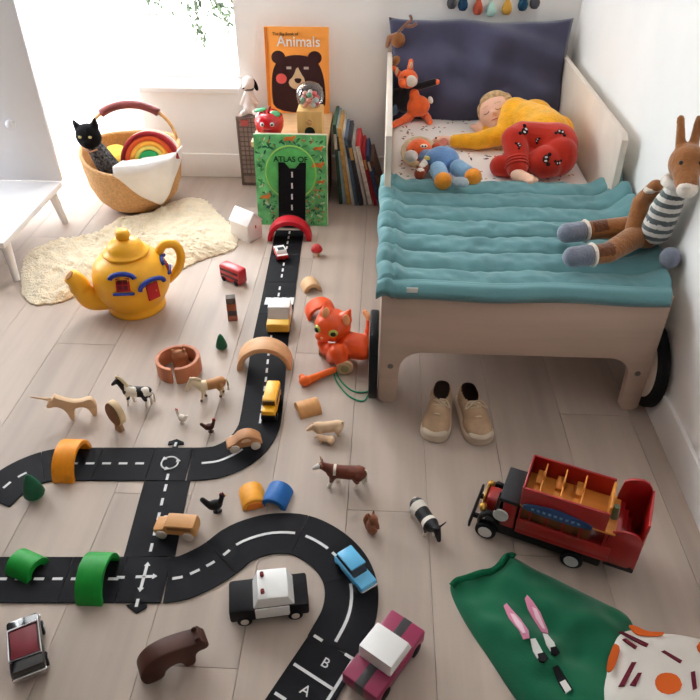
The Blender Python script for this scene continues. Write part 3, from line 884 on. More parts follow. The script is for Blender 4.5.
def even(s0, s1, on, off):
    out = []; s = s0
    while s + on <= s1 + .001: out.append((s, s + on)); s += on + off
    return out
def marks(parent, o_, lines, w_=.0065, nm='lane_mark'):
    for a, b in lines:
        a3, b3 = F(*a), F(*b)
        ribbon([a3, (a3 + b3) / 2, b3], w_, RTH - .0005, RTH + .0006, o_).build(nm, mark_m, parent, auto=30)

# straight from the book down to the bend
PA = px_line([(290, 231), (285, 258), (278, 300), (270, 345), (266, 380), (262, 412)])
SA = arclen(PA)[-1]
cA = [0, .20, .40, .60, .78, SA]
road(PA, cA, ['black toy road piece under the red arch', 'black toy road piece under the small racing car', 'black toy road piece with the zebra crossing', 'black toy road piece behind the natural wood arch', 'black toy road piece under the yellow school bus'], even(.01, SA, .022, .020))
# bend
PB = px_line([(262, 412), (258, 430), (244, 449), (222, 461), (205, 464), (190, 464.5)])
SB = arclen(PB)[-1]
road(PB, [0, SB], ['curved black toy road piece under the wooden beetle car'], [(.01, .05), (SB * .52, SB - .03)])
# crossing with a roundabout sign
oX = F(170, 464)
xr = thing('track_piece', 'black toy crossroads piece printed with a roundabout circle', 'toy road', oX, group='black toy road pieces')
ribbon([F(189.2, 464.5), F(170, 464.5), F(150.8, 464.5)], RW, .0004, RTH, oX).build('road_body', road_m, xr, auto=30)
# connector tab to the back
tb_ = [F(*p).xy - oX.xy for p in ((172.5, 448.5), (173, 445), (168, 445.5), (169, 442.5), (177, 440), (184, 443), (184, 445), (178.5, 445), (178, 448.5))]
B().prism([tuple(p) for p in tb_], .0004, RTH, 'z').build('connector_tab', road_m, xr)
cr_ = .021
B().tube([V((cr_ * math.cos(a), cr_ * math.sin(a), RTH)) for a in [i * PI / 20 for i in range(40)]], .0022, 6, closed=True).build('roundabout_circle', mark_m, xr, smooth=True)
for a in (.4, 2.5, 4.6):
    c = V((cr_ * math.cos(a), cr_ * math.sin(a))); t = V((-math.sin(a), math.cos(a))); n_ = V((math.cos(a), math.sin(a)))
    B().prism([tuple(c + t * .008), tuple(c - t * .004 + n_ * .006), tuple(c - t * .004 - n_ * .006)], RTH - .0005, RTH + .0025, 'z').build('arrow_head', mark_m, xr)
marks(xr, oX, [((175, 447.5), (176.5, 443.5)), ((167, 481), (168.5, 475))])
# west
PW_ = px_line([(150.5, 464.5), (120, 464.5), (90, 464.5), (57, 465), (36, 470), (14, 481), (-8, 500)])
SW = arclen(PW_)[-1]
road(PW_, [0, .135, .27, SW], ['black toy road piece west of the roundabout piece', 'black toy road piece under the orange arch', 'curved black toy road piece leaving past the dark green tree'], even(.016, SW, .022, .020))
# south
PS = px_line([(167.5, 481.8), (163, 500), (156, 530), (149.5, 557.5)])
SS = arclen(PS)[-1]
road(PS, [0, SS], ['black toy road piece under the wooden estate car'], even(.012, SS, .022, .022))
# second crossing
oY = F(144, 580)
xj = thing('track_piece', 'black toy crossroads piece printed with white arrows', 'toy road', oY, group='black toy road pieces')
ribbon([F(166.5, 580), F(144, 580), F(122, 580)], RW, .0004, RTH, oY).build('road_body', road_m, xj, auto=30)
tb_ = [F(*p).xy - oY.xy for p in ((136, 601.5), (137, 604), (127, 606), (133, 611), (137, 614), (147, 608), (147, 605), (142, 605.5), (142, 601.5))]
B().prism([tuple(p) for p in tb_], .0004, RTH, 'z').build('connector_tab', road_m, xj)
marks(xj, oY, [((136, 578), (153, 577.5)), ((147.5, 566), (141, 590)), ((138.5, 600), (136.5, 608)), ((117, 578.5), (125, 578.5))])
def arrow(p, d, parent, o_, s=.010):
    c = F(*p).xy - o_.xy; t = (F(*d).xy - F(*p).xy).normalized(); n_ = V((-t.y, t.x))
    B().prism([tuple(c + t * s), tuple(c + n_ * s * .7), tuple(c - n_ * s * .7)], RTH - .0005, RTH + .0007, 'z').build('arrow_head', mark_m, parent)
arrow((153, 577.5), (165, 577), xj, oY); arrow((147.5, 567), (149, 560), xj, oY); arrow((141.2, 589), (139, 597), xj, oY)
# west again
PV = px_line([(121.6, 580), (80, 580), (40, 580), (-20, 580)])
SV = arclen(PV)[-1]
road(PV, [0, .12, SV], ['black toy road piece under the green arch', 'black toy road piece beside the small green block'], even(.006, SV, .022, .018))
# S-curve and U-bend
PU = px_line([(167, 580), (176, 579.3), (187, 576.5), (209, 566), (224, 556), (238, 545), (258, 537), (279, 533.5), (303, 536), (328, 549.7), (345, 569), (351.5, 592), (348, 618), (333, 648)])
SU = arclen(PU)[-1]
k1, k2, k3 = SU * .19, SU * .49, SU * .745
road(PU, [0, k1, k2, k3, SU], ['curved black toy road piece next to the arrowed crossroads', 'curved black toy road piece behind the police car', 'curved black toy road piece under the light blue car', 'curved black toy road piece next to the parking bays'],
     [(.012, .034), (.050, .072), (.088, .108), (k1 + .008, k1 + .026), (k1 + .045, k2 - .012), (k2 + .014, k3 - .09), (k3 - .075, k3 - .014), (k3 + .016, SU - .012)])
# parking piece
oP = F(312, 680)
pk_ = thing('track_piece', 'black toy road piece marked with lettered parking bays', 'toy road', oP, group='black toy road pieces')
a_, b_ = F(333.5, 648.5), F(333.5, 648.5)
dv = (F(290, 717) - a_).normalized()
ribbon([a_, a_ + dv * .11, a_ + dv * .26], RW, .0004, RTH, oP).build('road_body', road_m, pk_, auto=30)
marks(pk_, oP, [((353.5, 660), (319, 715)), ((345, 655), (353.5, 660.5)), ((314, 636.5), (322.5, 642)), ((294, 665), (334, 691)), ((275, 694), (286, 701))], .006, 'bay_line')
hd_ = math.atan2(dv.y, dv.x) + PI / 2
for ch, p in (('B', (325.5, 664.5)), ('A', (305.5, 692))):
    me = text_mesh(ch, .028, .0004, .0)
    o = from_mesh('bay_letter', me, mark_m, pk_, smooth=False); o.location = F(*p) - oP + V((0, 0, RTH + .0008)); o.rotation_euler = (0, 0, hd_)
# road piece leaning on the green book
gx = F(291, 230).x
b0 = V((gx, gy - .028, .001))
def book_pt(z, off=0): return V((gx + .012 * z / .3 + off, gy - .0055 + z * math.tan(-lean), z))
rp = thing('track_piece', 'black toy road piece leaning up against the green atlas book', 'toy road', (gx, gy - .03, 0), group='black toy road pieces')
o_ = V((gx, gy - .03, 0)); b = B()
zs = [.006, .03, .10, .17, .234]
def fn(t):
    rows = []
    for z in zs:
        c = book_pt(z) if z > .01 else V((gx, gy - .026, .0055))
        q = [c + V((sx * .054, 0, 0)) for sx in (-1, 1)]
        rows.append([t.verts.new(q[0] - o_), t.verts.new(q[1] - o_), t.verts.new(q[1] + V((0, -.004, -.0005)) - o_), t.verts.new(q[0] + V((0, -.004, -.0005)) - o_)])
    for A, C_ in zip(rows, rows[1:]):
        for j in range(4): t.faces.new((A[j], A[(j + 1) % 4], C_[(j + 1) % 4], C_[j]))
    t.faces.new(rows[0]); t.faces.new(rows[-1])
    bmesh.ops.recalc_face_normals(t, faces=t.faces[:])
b._new(fn)
for sx in (-1, 1):   # two prongs of the open connector
    c = book_pt(.234 + .012) - o_
    b.prism([(c.x + sx * .012, .234), (c.x + sx * .054, .234), (c.x + sx * .054, .257), (c.x + sx * .030, .257), (c.x + sx * .024, .249)], c.y - .0045, c.y + .0005, 'y')
b.build('road_body', road_m, rp, auto=30)
for i in range(5):
    z = .035 + i * .044
    c = book_pt(z) - o_
    B().box((c.x, c.y - .0045, z), (.0065, .0014, .022), rot=(lean, 0, 0)).build('lane_dash', mark_m, rp)
# zebra stripes on their piece
for o in COL.objects:
    if o.name.startswith('track_piece') and 'zebra' in o.get('label', ''): zeb = o
for i in range(4):
    c = F(267.5 + i * 8, 302)
    ribbon([c - V((0, .022, 0)), c, c + V((0, .022, 0))], .016, RTH - .0005, RTH + .0006, zeb.location).build('zebra_stripe', mark_m, zeb, auto=30)

# ================================================================== wooden arches and blocks
def arch(nm, label, p, rz, Ro, Ri, depth, m_, bev=.002, group=None, flat=None):
    """half ring standing on its two feet, opening along local y"""
    pos = F(*p) if not isinstance(p, V) else p
    n = 22
    poly = circ(n, Ro, (0, 0), 0, PI, True) + list(reversed(circ(n, Ri, (0, 0), 0, PI, True)))
    poly = [(x, max(z, 0) + .0002) for x, z in poly]
    o = B().prism(poly, -depth / 2, depth / 2, 'y', bev=bev).build(nm, m_, loc=pos, rot=(0, 0, rz))
    tag(o, label, 'toy arch', group); return o
def paint(nm, c, r=.5): return mat(nm, c, r, .06, 5, grain=0)
up_dir = heading((285, 258), (278, 300)) + PI / 2
arch('toy_arch', 'red wooden arch over the black toy road by the green book', F(290, 238), up_dir, .086, .068, .060, paint('arch red', (196, 26, 44)), group='wooden rainbow arches')
arch('toy_arch', 'natural wood arch spanning the black toy road', F(264, 369) + V((0, .022, .0)), heading((270, 345), (266, 380)) + PI / 2, .082, .066, .062, paint('arch natural', (214, 164, 120)), group='wooden rainbow arches')
arch('toy_arch', 'orange wooden arch spanning the black toy road', F(73, 464.5), PI / 2, .064, .052, .054, paint('arch orange', (236, 146, 28)), group='wooden rainbow arches')
arch('toy_arch', 'bright green wooden arch spanning the black toy road', F(99, 581), PI / 2, .060, .049, .056, paint('arch green', (20, 142, 50)), group='wooden rainbow arches')
arch('toy_arch', 'blue wooden arch standing beside the orange block', F(277, 499), -.22, .032, .019, .062, paint('arch blue', (30, 98, 168)), group='wooden rainbow arches')
arch('toy_arch', 'red-orange wooden arch behind the orange cat toy', F(321, 314), .3, .050, .039, .060, paint('arch vermilion', (226, 84, 34)), group='wooden rainbow arches')
arch('toy_arch', 'small natural wood arch beside the zebra crossing', F(311, 288), .35, .032, .018, .058, paint('arch beech', (218, 178, 134)), group='wooden rainbow arches')
arch('toy_block', 'small solid half-round natural wood block by the wooden pigs', F(308, 410), 2.0, .030, .008, .062, paint('arch beech dark', (204, 150, 96)), group='wooden rainbow arches')
gb2 = arch('toy_block', 'small bright green half-round block on the toy road', F(28, 568), 1.2, .034, .018, .062, paint('arch green', (20, 142, 50)))
ball_ = thing('toy_block', 'small orange half-round block leaning on the blue arch', 'toy block', F(253, 499), .35)
B().prism([(x, max(0, z) + .0002) for x, z in circ(20, .030, (0, 0), 0, PI, True)], -.03, .03, 'y', bev=.003).build('block_body', paint('block yellow orange', (232, 158, 48)), ball_)
B().prism([(x, max(0, z) + .0002) for x, z in circ(18, .021, (0, 0), 0, PI, True)], -.034, .032, 'y', bev=.002).build('core', paint('block deep orange', (214, 118, 40)), ball_)
# ring pen of two lying arches
def lying(p, rz, label, Ro, Ri, h, m_):
    n = 26
    poly = circ(n, Ro, (0, 0), 0, PI, True) + list(reversed(circ(n, Ri, (0, 0), 0, PI, True)))
    o = B().prism(poly, 0, h, 'z', bev=.0025).build('toy_arch', m_, loc=p, rot=(0, 0, rz))
    tag(o, label, 'toy arch', 'wooden rainbow arches')
pc = F(180, 371)
tc_ = mat('terracotta wood', (186, 116, 82), .5, .08, 3, grain=2)
lying(pc + V((.003, 0, .0003)), -PI / 2 + .06, 'brown wooden arch lying on its side, half of a ring pen, towards the palomino horse', .063, .051, .054, tc_)
lying(pc + V((-.003, 0, .0003)), PI / 2 - .04, 'brown wooden arch lying on its side, half of a ring pen, towards the teapot', .062, .051, .052, tc_)

# little trees, mushroom, house, tower
dgr = paint('dark green paint', (18, 84, 58))
def cone_tree(p, label, s=1.0):
    t = thing('toy_tree', label, 'toy tree', F(*p))
    B().lathe([(0, 0), (.008 * s, 0), (.008 * s, .010 * s)], 12).build('trunk', wood_n, t, smooth=True)
    B().lathe([(0, .008 * s), (.017 * s, .008 * s), (.0185 * s, .012 * s), (.015 * s, .028 * s), (.008 * s, .048 * s), (.003 * s, .056 * s), (0, .057 * s)], 14).build('crown', dgr, t, smooth=True)
cone_tree((222, 349), 'small dark green cone tree beside the brown ring pen')
cone_tree((36, 497), 'dark green rounded tree beside the curved road end', 1.35)
ms = thing('toy_mushroom', 'tiny red-capped wooden mushroom next to the red arch', 'toy mushroom', F(317, 256))
B().lathe([(0, 0), (.011, 0), (.010, .012), (.008, .028), (0, .03)], 14).build('stem', wood_z, ms, smooth=True)
B().lathe([(0, .024), (.020, .022), (.022, .028), (.018, .040), (.008, .049), (0, .05)], 18).build('cap', red_p, ms, smooth=True)
hs = thing('toy_house', 'small white wooden house with a tiny red mark by the green book', 'toy house', F(247, 236), -.62)
B().prism([(-.038, 0.0002), (.038, .0002), (.038, .07), (0, .112), (-.038, .07)], -.05, .05, 'y', bev=.002).xf(Matrix.Rotation(-PI / 2, 4, 'Z') @ Matrix.Identity(4)).build('house_body', mat('white wood', (232, 226, 222), .6, .03, 4), hs)
for sy in (-1, 1):
    B().box((0, sy * .0205, .0925), (.104, .060, .004), rot=(-sy * math.atan2(.042, .038), 0, 0), bev=.001).build('roof_panel', mat('bright white roof', (246, 246, 248), .4, .01), hs)
B().box((.0505, .004, .055), (.002, .006, .012)).build('red_mark', red_p, hs)
tw2 = thing('toy_tower', 'slim wooden tower banded in grey and brick brown', 'toy tower', F(233, 319), .2)
for i, (c, h_) in enumerate((((150, 92, 74), .022), ((96, 88, 86), .018), ((176, 106, 74), .026), ((112, 104, 98), .022))):
    z0 = (0, .022, .040, .066)[i]
    B().box((0, 0, z0 + h_ / 2 + .0002), (.031 - .001 * (i % 2), .028 - .001 * (i % 2), h_ - .0006), bev=.002).build('tower_band', mat('band paint %d %d %d' % c, c, .6, .1, 20), tw2)

# ================================================================== vehicles
tyre_w = mat('cream wheel', (222, 214, 202), .5, .04, 10)
def wheels(t, xs, W, r, tm, hub=None, wt=.010, nm='wheel'):
    for x in xs:
        for sy in (-1, 1):
            w_ = B().cyl((x, sy * (W / 2 - wt * .3), r), (x, sy * (W / 2 + wt * .7), r), r, n=20, bev=.0012).build(nm, tm, t)
            if hub:
                B().cyl((x, sy * (W / 2 + wt * .7), r), (x, sy * (W / 2 + wt * .85), r), r * .55, n=16).build('hub', hub, w_)
def box_car(label, p, rz, L, W, body, cab, prof_cab, z0, h, r, nm='toy_car', tyre=None, hub=None, cat='toy car'):
    t = thing(nm, label, cat, F(*p) + V((0, 0, .0)), rz)
    B().box((0, 0, z0 + h / 2), (L, W, h), bev=.005).build('body', body, t)
    if prof_cab: B().prism(prof_cab, -W / 2 + .003, W / 2 - .003, 'y', bev=.004).build('cabin', cab, t)
    wheels(t, (-L * .32, L * .32), W - .012, r, tyre or black_rub, hub)
    return t
# police car
pol = box_car('black toy police car with a white cabin and two red lights', (270, 606), heading((229, 606), (311, 596)), .160, .076, mat('satin black', (20, 20, 24), .6, .05, 6), white_p, [(-.032, .048), (.052, .048), (.040, .078), (-.020, .080)], .014, .036, .015, hub=tyre_w)
B().box((.006, 0, .034), (.070, .0775, .030), bev=.002).build('door_panel', white_p, pol)
for sy in (-1, 1): B().cyl((-.010, sy * .020, .0785), (-.010, sy * .020, .088), .0045, .004, n=12).build('roof_light', mat('dark red lens', (120, 14, 24), .2), pol)
# magenta car
pkc = box_car('magenta toy car with black stripes and a white cabin', (384, 664), heading((362, 692), (410, 627)), .166, .080, mat('magenta paint', (140, 22, 72), .4, .05, 6), white_p, [(-.036, .044), (.040, .044), (.026, .076), (-.034, .078)], .013, .034, .015)
B().box((0, 0, .030), (.1668, .026, .0348), bev=.005).build('stripe', mat('charcoal paint', (44, 44, 48), .4), pkc)
# light blue car
lb = thing('toy_car', 'light blue toy saloon car with dark windows on the road bend', 'toy car', F(355, 577) + V((0, 0, RTH)), heading((341, 556), (368, 588)))
lbm = mat('light blue paint', (86, 176, 222), .35, .04, 6, coat=.3)
B().box((0, 0, .020), (.102, .042, .020), bev=.005).build('body', lbm, lb)
B().prism([(-.048, .029), (.022, .029), (.010, .046), (-.040, .046)], -.018, .018, 'y', bev=.003).build('window_band', mat('smoked glass', (28, 44, 58), .2), lb)
B().box((-.014, 0, .0475), (.054, .038, .005), bev=.002).build('roof', lbm, lb)
B().box((.052, 0, .016), (.004, .040, .006), bev=.001).build('bumper', mat('chrome', (200, 200, 204), .2, metal=.9), lb)
wheels(lb, (-.032, .032), .036, .010, black_rub, wt=.008)
# black convertible cut by the picture's edge
dk = thing('toy_car', 'black toy convertible with red seats and silver trim', 'toy car', F(30, 653), heading((29, 625), (35, 680)))
B().box((0, 0, .026), (.118, .062, .030), bev=.007).build('body', mat('gloss black', (20, 22, 26), .15, .05, 6, coat=.6), dk)
B().box((.0, 0, .040), (.062, .050, .006), bev=.002).build('seat', mat('dark red seat', (110, 24, 36), .5), dk)
ch_ = mat('chrome', (200, 200, 204), .2, metal=.9)
B().tube([(-.034, -.028, .043), (.034, -.028, .043), (.036, .028, .043), (-.034, .028, .043)], .0028, 6, closed=True).build('cockpit_trim', ch_, dk)
for sx in (-1, 1): B().box((sx * .060, 0, .020), (.006, .062, .008), bev=.002).build('bumper', ch_, dk)
wheels(dk, (-.036, .036), .052, .014, black_rub, ch_)
# yellow school bus
sb_h = heading((276, 385), (268, 418))
sb = thing('toy_bus', 'yellow toy school bus driving on the black road', 'toy bus', F(272, 411) + V((.0, -.003, RTH)), sb_h)
yel = mat('school bus yellow', (242, 174, 22), .4, .04, 6)
B().box((-.018, 0, .036), (.086, .038, .050), bev=.006).build('body', yel, sb)
B().box((.037, 0, .026), (.026, .036, .030), bev=.005).build('bonnet', yel, sb)
B().box((.0262, 0, .050), (.0015, .032, .014), rot=(0, 0, 0)).build('windscreen', mat('brown glass', (70, 34, 20), .25), sb)
B().box((.0505, 0, .020), (.004, .038, .016), bev=.001).build('bumper', black_p, sb)
for sy in (-1, 1): B().box((-.018, sy * .0192, .044), (.07, .001, .014)).build('window_strip', mat('brown glass', (70, 34, 20), .25), sb)
wheels(sb, (-.04, .034), .034, .011, black_rub, wt=.007)
# white and yellow car
wy = thing('toy_car', 'chunky white and yellow toy car parked on the zebra crossing', 'toy car', F(280, 326) + V((0, 0, RTH)), heading((278, 300), (271, 340)))
yl = mat('warm yellow paint', (240, 192, 74), .4, .03, 6); gy_ = mat('grey windscreen paint', (190, 184, 176), .4, .03, 6)
B().box((.0, 0, .026), (.115, .072, .032), bev=.005).build('body', yl, wy)
B().prism([(-.057, .040), (.030, .040), (.006, .066), (-.054, .066)], -.034, .034, 'y', bev=.003).build('cabin', gy_, wy)
B().box((-.026, 0, .0675), (.058, .070, .006), bev=.002).build('roof', white_p, wy)
B().box((-.030, 0, .030), (.056, .0728, .034), bev=.004).build('rear_panel', white_p, wy)
wheels(wy, (-.035, .035), .058, .013, black_rub)
# small racing car
rc_ = thing('toy_car', 'tiny red and white toy racing car with a black number patch', 'toy car', F(281, 257) + V((0, 0, RTH)), heading((285, 266), (277, 247)))
B().box((0, 0, .015), (.084, .044, .018), bev=.005).build('body', red_p, rc_)
B().prism([(-.028, .022), (.016, .022), (.006, .036), (-.022, .036)], -.019, .019, 'y', bev=.003).build('cabin', white_p, rc_)
B().box((-.008, 0, .0365), (.020, .024, .0015)).build('roof_patch', black_p, rc_)
B().box((.030, 0, .0245), (.020, .040, .0015), rot=(0, .1, 0)).build('bonnet_stripe', white_p, rc_)
B().box((-.037, 0, .0245), (.010, .040, .0015)).build('rear_stripe', white_p, rc_)
wheels(rc_, (-.027, .027), .038, .009, black_rub, wt=.007)
# small red double-decker
rb = thing('toy_bus', 'small red double-decker toy bus on the bare floor', 'toy bus', F(234, 281), heading((221, 274), (247, 285)))
B().box((0, 0, .034), (.098, .040, .056), bev=.006).build('body', mat('bus red', (190, 28, 38), .3, .05, 6, coat=.3), rb)
dk_r = mat('dark window', (70, 16, 24), .25)
for z in (.026, .047):
    for sy in (-1, 1): B().box((0, sy * .0202, z), (.084, .0012, .009)).build('window_strip', dk_r, rb)
B().box((0, 0, .0625), (.086, .032, .002), bev=.001).build('roof', mat('bright bus red', (214, 52, 58), .3), rb)
wheels(rb, (-.03, .03), .034, .010, black_rub, wt=.007)
# wooden beetle car and estate car
bc = thing('toy_car', 'natural wood beetle-shaped toy car on the road bend', 'toy car', F(245, 447) + V((0, 0, RTH)), heading((262, 444), (228, 450)))
wcar = mat('brown wood', (190, 136, 92), .5, .12, 2.5, grain=0)
B().prism(smooth_poly([(.047, .012), (.046, .022), (.026, .028), (.012, .044), (-.012, .048), (-.034, .036), (-.046, .020), (-.044, .012)], 2), -.018, .018, 'y', bev=.004).build('body', wcar, bc)
for sy in (-1, 1): B().prism(smooth_poly([(.012, .030), (.004, .040), (-.010, .041), (-.018, .030)], 1), sy * .0178, sy * .019, 'y').build('window_print', wood_z, bc)
wheels(bc, (-.027, .027), .030, .0125, tyre_w, wt=.010)
ec = thing('toy_car', 'natural wood estate toy car with cream wheels beside the road', 'toy car', F(179, 533) + V((0, 0, RTH)), heading((199, 532), (156, 528)))
wc2 = mat('golden wood', (206, 150, 92), .5, .1, 2.5, grain=0)
B().prism([(.050, .012), (.050, .026), (.028, .030), (.022, .042), (-.044, .044), (-.050, .030), (-.048, .012)], -.020, .020, 'y', bev=.004).build('body', wc2, ec)
for sy in (-1, 1): B().box((-.012, sy * .0203, .035), (.056, .0015, .009)).build('window_print', mat('window stain', (150, 100, 58), .5), ec)
wheels(ec, (-.03, .032), .034, .0125, tyre_w, wt=.010)

# large red open-top double-decker
bf, br_ = F(485, 540), F(569, 567)
bh = heading((569, 566), (485, 537))
t_ = V((math.cos(bh), math.sin(bh), 0)); n_ = V((-t_.y, t_.x, 0))
mid = (F(485, 538) + F(569, 566)) / 2
side_s = -1 if n_.dot(V((0, 1, 0))) < 0 else 1          # far side direction
BWD = .108
bc_ = mid + n_ * side_s * (BWD / 2)
bus = thing('vintage_bus', 'large red open-top toy double-decker bus with orange seats', 'toy bus', (bc_.x, bc_.y, 0), bh)
# local: +x front, near side at y = -side_s*BWD/2
ns = -side_s
bred = mat('lacquer red', (164, 16, 20), .35, .06, 6, coat=.4); bblk = mat('black chassis', (22, 22, 24), .5)
orw = mat('orange varnished wood', (214, 140, 62), .45, .10, 3, grain=0)
Y2 = BWD / 2
B().box((-.02, 0, .032), (.34, BWD - .012, .026), bev=.003).build('chassis', bblk, bus)
B().box((-.075, 0, .050), (.25, BWD, .012), bev=.002).build('lower_floor', bred, bus)
# lower deck sides: wooden panel with pillars
for sy in (-1, 1):
    B().box((-.075, sy * (Y2 - .003), .068), (.25, .006, .028), bev=.002).build('lower_side', bred, bus)
    for x in (-.185, -.135, -.085, -.035, .015, .045):
        B().box((x, sy * (Y2 - .003), .098), (.006, .005, .036)).build('pillar', bred, bus)
    B().box((-.055, sy * (Y2 - .010), .094), (.20, .002, .044)).build('window_board', mat('brown window board', (120, 70, 38), .5, .15, 4, grain=2), bus)
for x in (-.15, -.10, -.05, 0): B().box((x, 0, .082), (.010, BWD - .03, .040), bev=.002).build('lower_seat', orw, bus)
B().box((-.075, 0, .119), (.25, BWD, .006), bev=.002).build('upper_floor', orw, bus)
# upper deck walls
for sy in (-1, 1): B().box((-.065, sy * (Y2 - .003), .142), (.23, .006, .046), bev=.0025).build('upper_side', bred, bus)
B().box((.050, 0, .142), (.006, BWD - .004, .046), bev=.0025).build('upper_front', bred, bus)
B().box((-.178, 0, .150), (.006, BWD - .03, .040), bev=.0025).build('upper_partition', orw, bus)
for x in (.015, -.045, -.105):
    for sy in (-1, 1):
        s_ = B().box((x, sy * .026, .133), (.022, .040, .008), bev=.002).box((x - .011, sy * .026, .145), (.005, .040, .026), bev=.002).build('upper_seat', orw, bus)
# blue fascia board with pale lettering marks on the near side
fa = B().prism(smooth_poly([(-.155, .112), (-.155, .128), (-.10, .134), (-.055, .138), (-.01, .134), (.042, .128), (.042, .112)], 1), ns * Y2, ns * (Y2 + .004), 'y', bev=.001).build('fascia_board', mat('blue fascia', (34, 62, 112), .4, .15, 30), bus)
for i in range(9): B().box((-.125 + i * .017, ns * (Y2 + .0042), .122), (.009, .001, .005), rot=(0, random.uniform(-.3, .3), 0)).build('fascia_mark', mat('pale blue mark', (120, 144, 176), .5), fa)
# rounded stair tower at the back
B().prism(smooth_poly([(-.20, .044), (-.252, .044), (-.256, .10), (-.252, .165), (-.235, .185), (-.205, .178), (-.19, .165), (-.19, .044)], 1), -Y2 + .002, -Y2 + .008, 'y', bev=.001).build('stair_side', bred, bus)
B().prism(smooth_poly([(-.20, .044), (-.252, .044), (-.256, .09), (-.250, .125), (-.235, .135), (-.205, .130), (-.19, .12), (-.19, .044)], 1), Y2 - .008, Y2 - .002, 'y', bev=.001).build('stair_side', bred, bus)
B().box((-.252, 0, .105), (.006, BWD - .006, .12), bev=.002).build('stair_back', bred, bus)
for i in range(5): B().box((-.246 + i * .011, 0, .055 + i * .016), (.014, BWD - .02, .005), bev=.001).build('stair_tread', bred, bus)
B().box((-.225, 0, .042), (.06, BWD - .008, .018), bev=.002).build('platform', bblk, bus)
B().cyl((-.19, ns * .01, .125), (-.19, ns * .01, .152), .009, .006, n=14).build('post', mat('sage paint', (110, 128, 100), .5), bus)
# cab
B().box((.078, 0, .075), (.046, BWD - .012, .066), bev=.004).build('cab', bred, bus)
B().box((.082, 0, .113), (.066, BWD - .006, .010), bev=.004).build('cab_roof', mat('charcoal roof', (44, 46, 50), .5, .05, 8), bus)
B().box((.112, 0, .085), (.003, BWD - .012, .050)).build('windscreen', mat('dark windscreen', (24, 26, 30), .2), bus)
# bonnet, radiator, bumper, lamps
B().box((.135, 0, .062), (.058, .050, .036), bev=.012, seg=3).build('bonnet', bred, bus)
B().box((.166, 0, .060), (.006, .046, .044), bev=.002).build('radiator', mat('brass', (196, 150, 70), .3, metal=.9), bus)
for sy in (-1, 1):
    B().ell((.162, sy * .036, .066), (.009, .011, .011)).build('head_lamp', mat('brass', (196, 150, 70), .3, metal=.9), bus, smooth=True)
    B().tube([(.105, sy * .046, .045), (.120, sy * .046, .060), (.142, sy * .046, .064), (.162, sy * .046, .050), (.166, sy * .046, .036)], .007, 8).build('mudguard', bblk, bus, smooth=True)
B().box((.192, 0, .030), (.008, BWD + .012, .020), bev=.003).build('bumper', bblk, bus)
for sy in (-1, 1): B().box((.176, sy * .03, .030), (.03, .008, .008)).build('bumper_arm', bblk, bus)
B().cyl((.100, ns * (Y2 + .001), .080), (.100, ns * (Y2 + .007), .080), .017, n=24, bev=.002).build('spare_wheel', mat('silver spoke', (206, 206, 206), .35), bus)
for x in (.138, -.135):
    for sy in (-1, 1):
        w_ = B().cyl((x, sy * (Y2 - .016), .024), (x, sy * (Y2 + .004), .024), .024, n=26, bev=.003).build('wheel', black_rub, bus)
        B().cyl((x, sy * (Y2 + .004), .024), (x, sy * (Y2 + .0065), .024), .0155, n=20, bev=.001).build('hub', mat('silver spoke', (206, 206, 206), .35), w_)
B().tube([(.115, ns * Y2, .05), (.118, ns * (Y2 + .004), .10), (.112, ns * (Y2 + .006), .14)], .003, 6).build('mirror_arm', bblk, bus)

# the bus is short and tall: pull its parts to the measured proportions
def bus_x(x): return x * .70 if x > -.135 else -.0945 + (x + .135) * 1.02
for o in list(bus.children):
    me = o.data; c = sum((v.co for v in me.vertices), V()) / len(me.vertices)
    rnd = o.name.split('.')[0] in ('wheel', 'spare_wheel', 'head_lamp')
    for q in [o] + list(o.children):
        for v in q.data.vertices:
            if rnd:
                v.co.x += bus_x(c.x) - c.x
                if not o.name.startswith('wheel'): v.co.z += c.z * .18
            else: v.co.x = bus_x(v.co.x); v.co.z *= 1.18

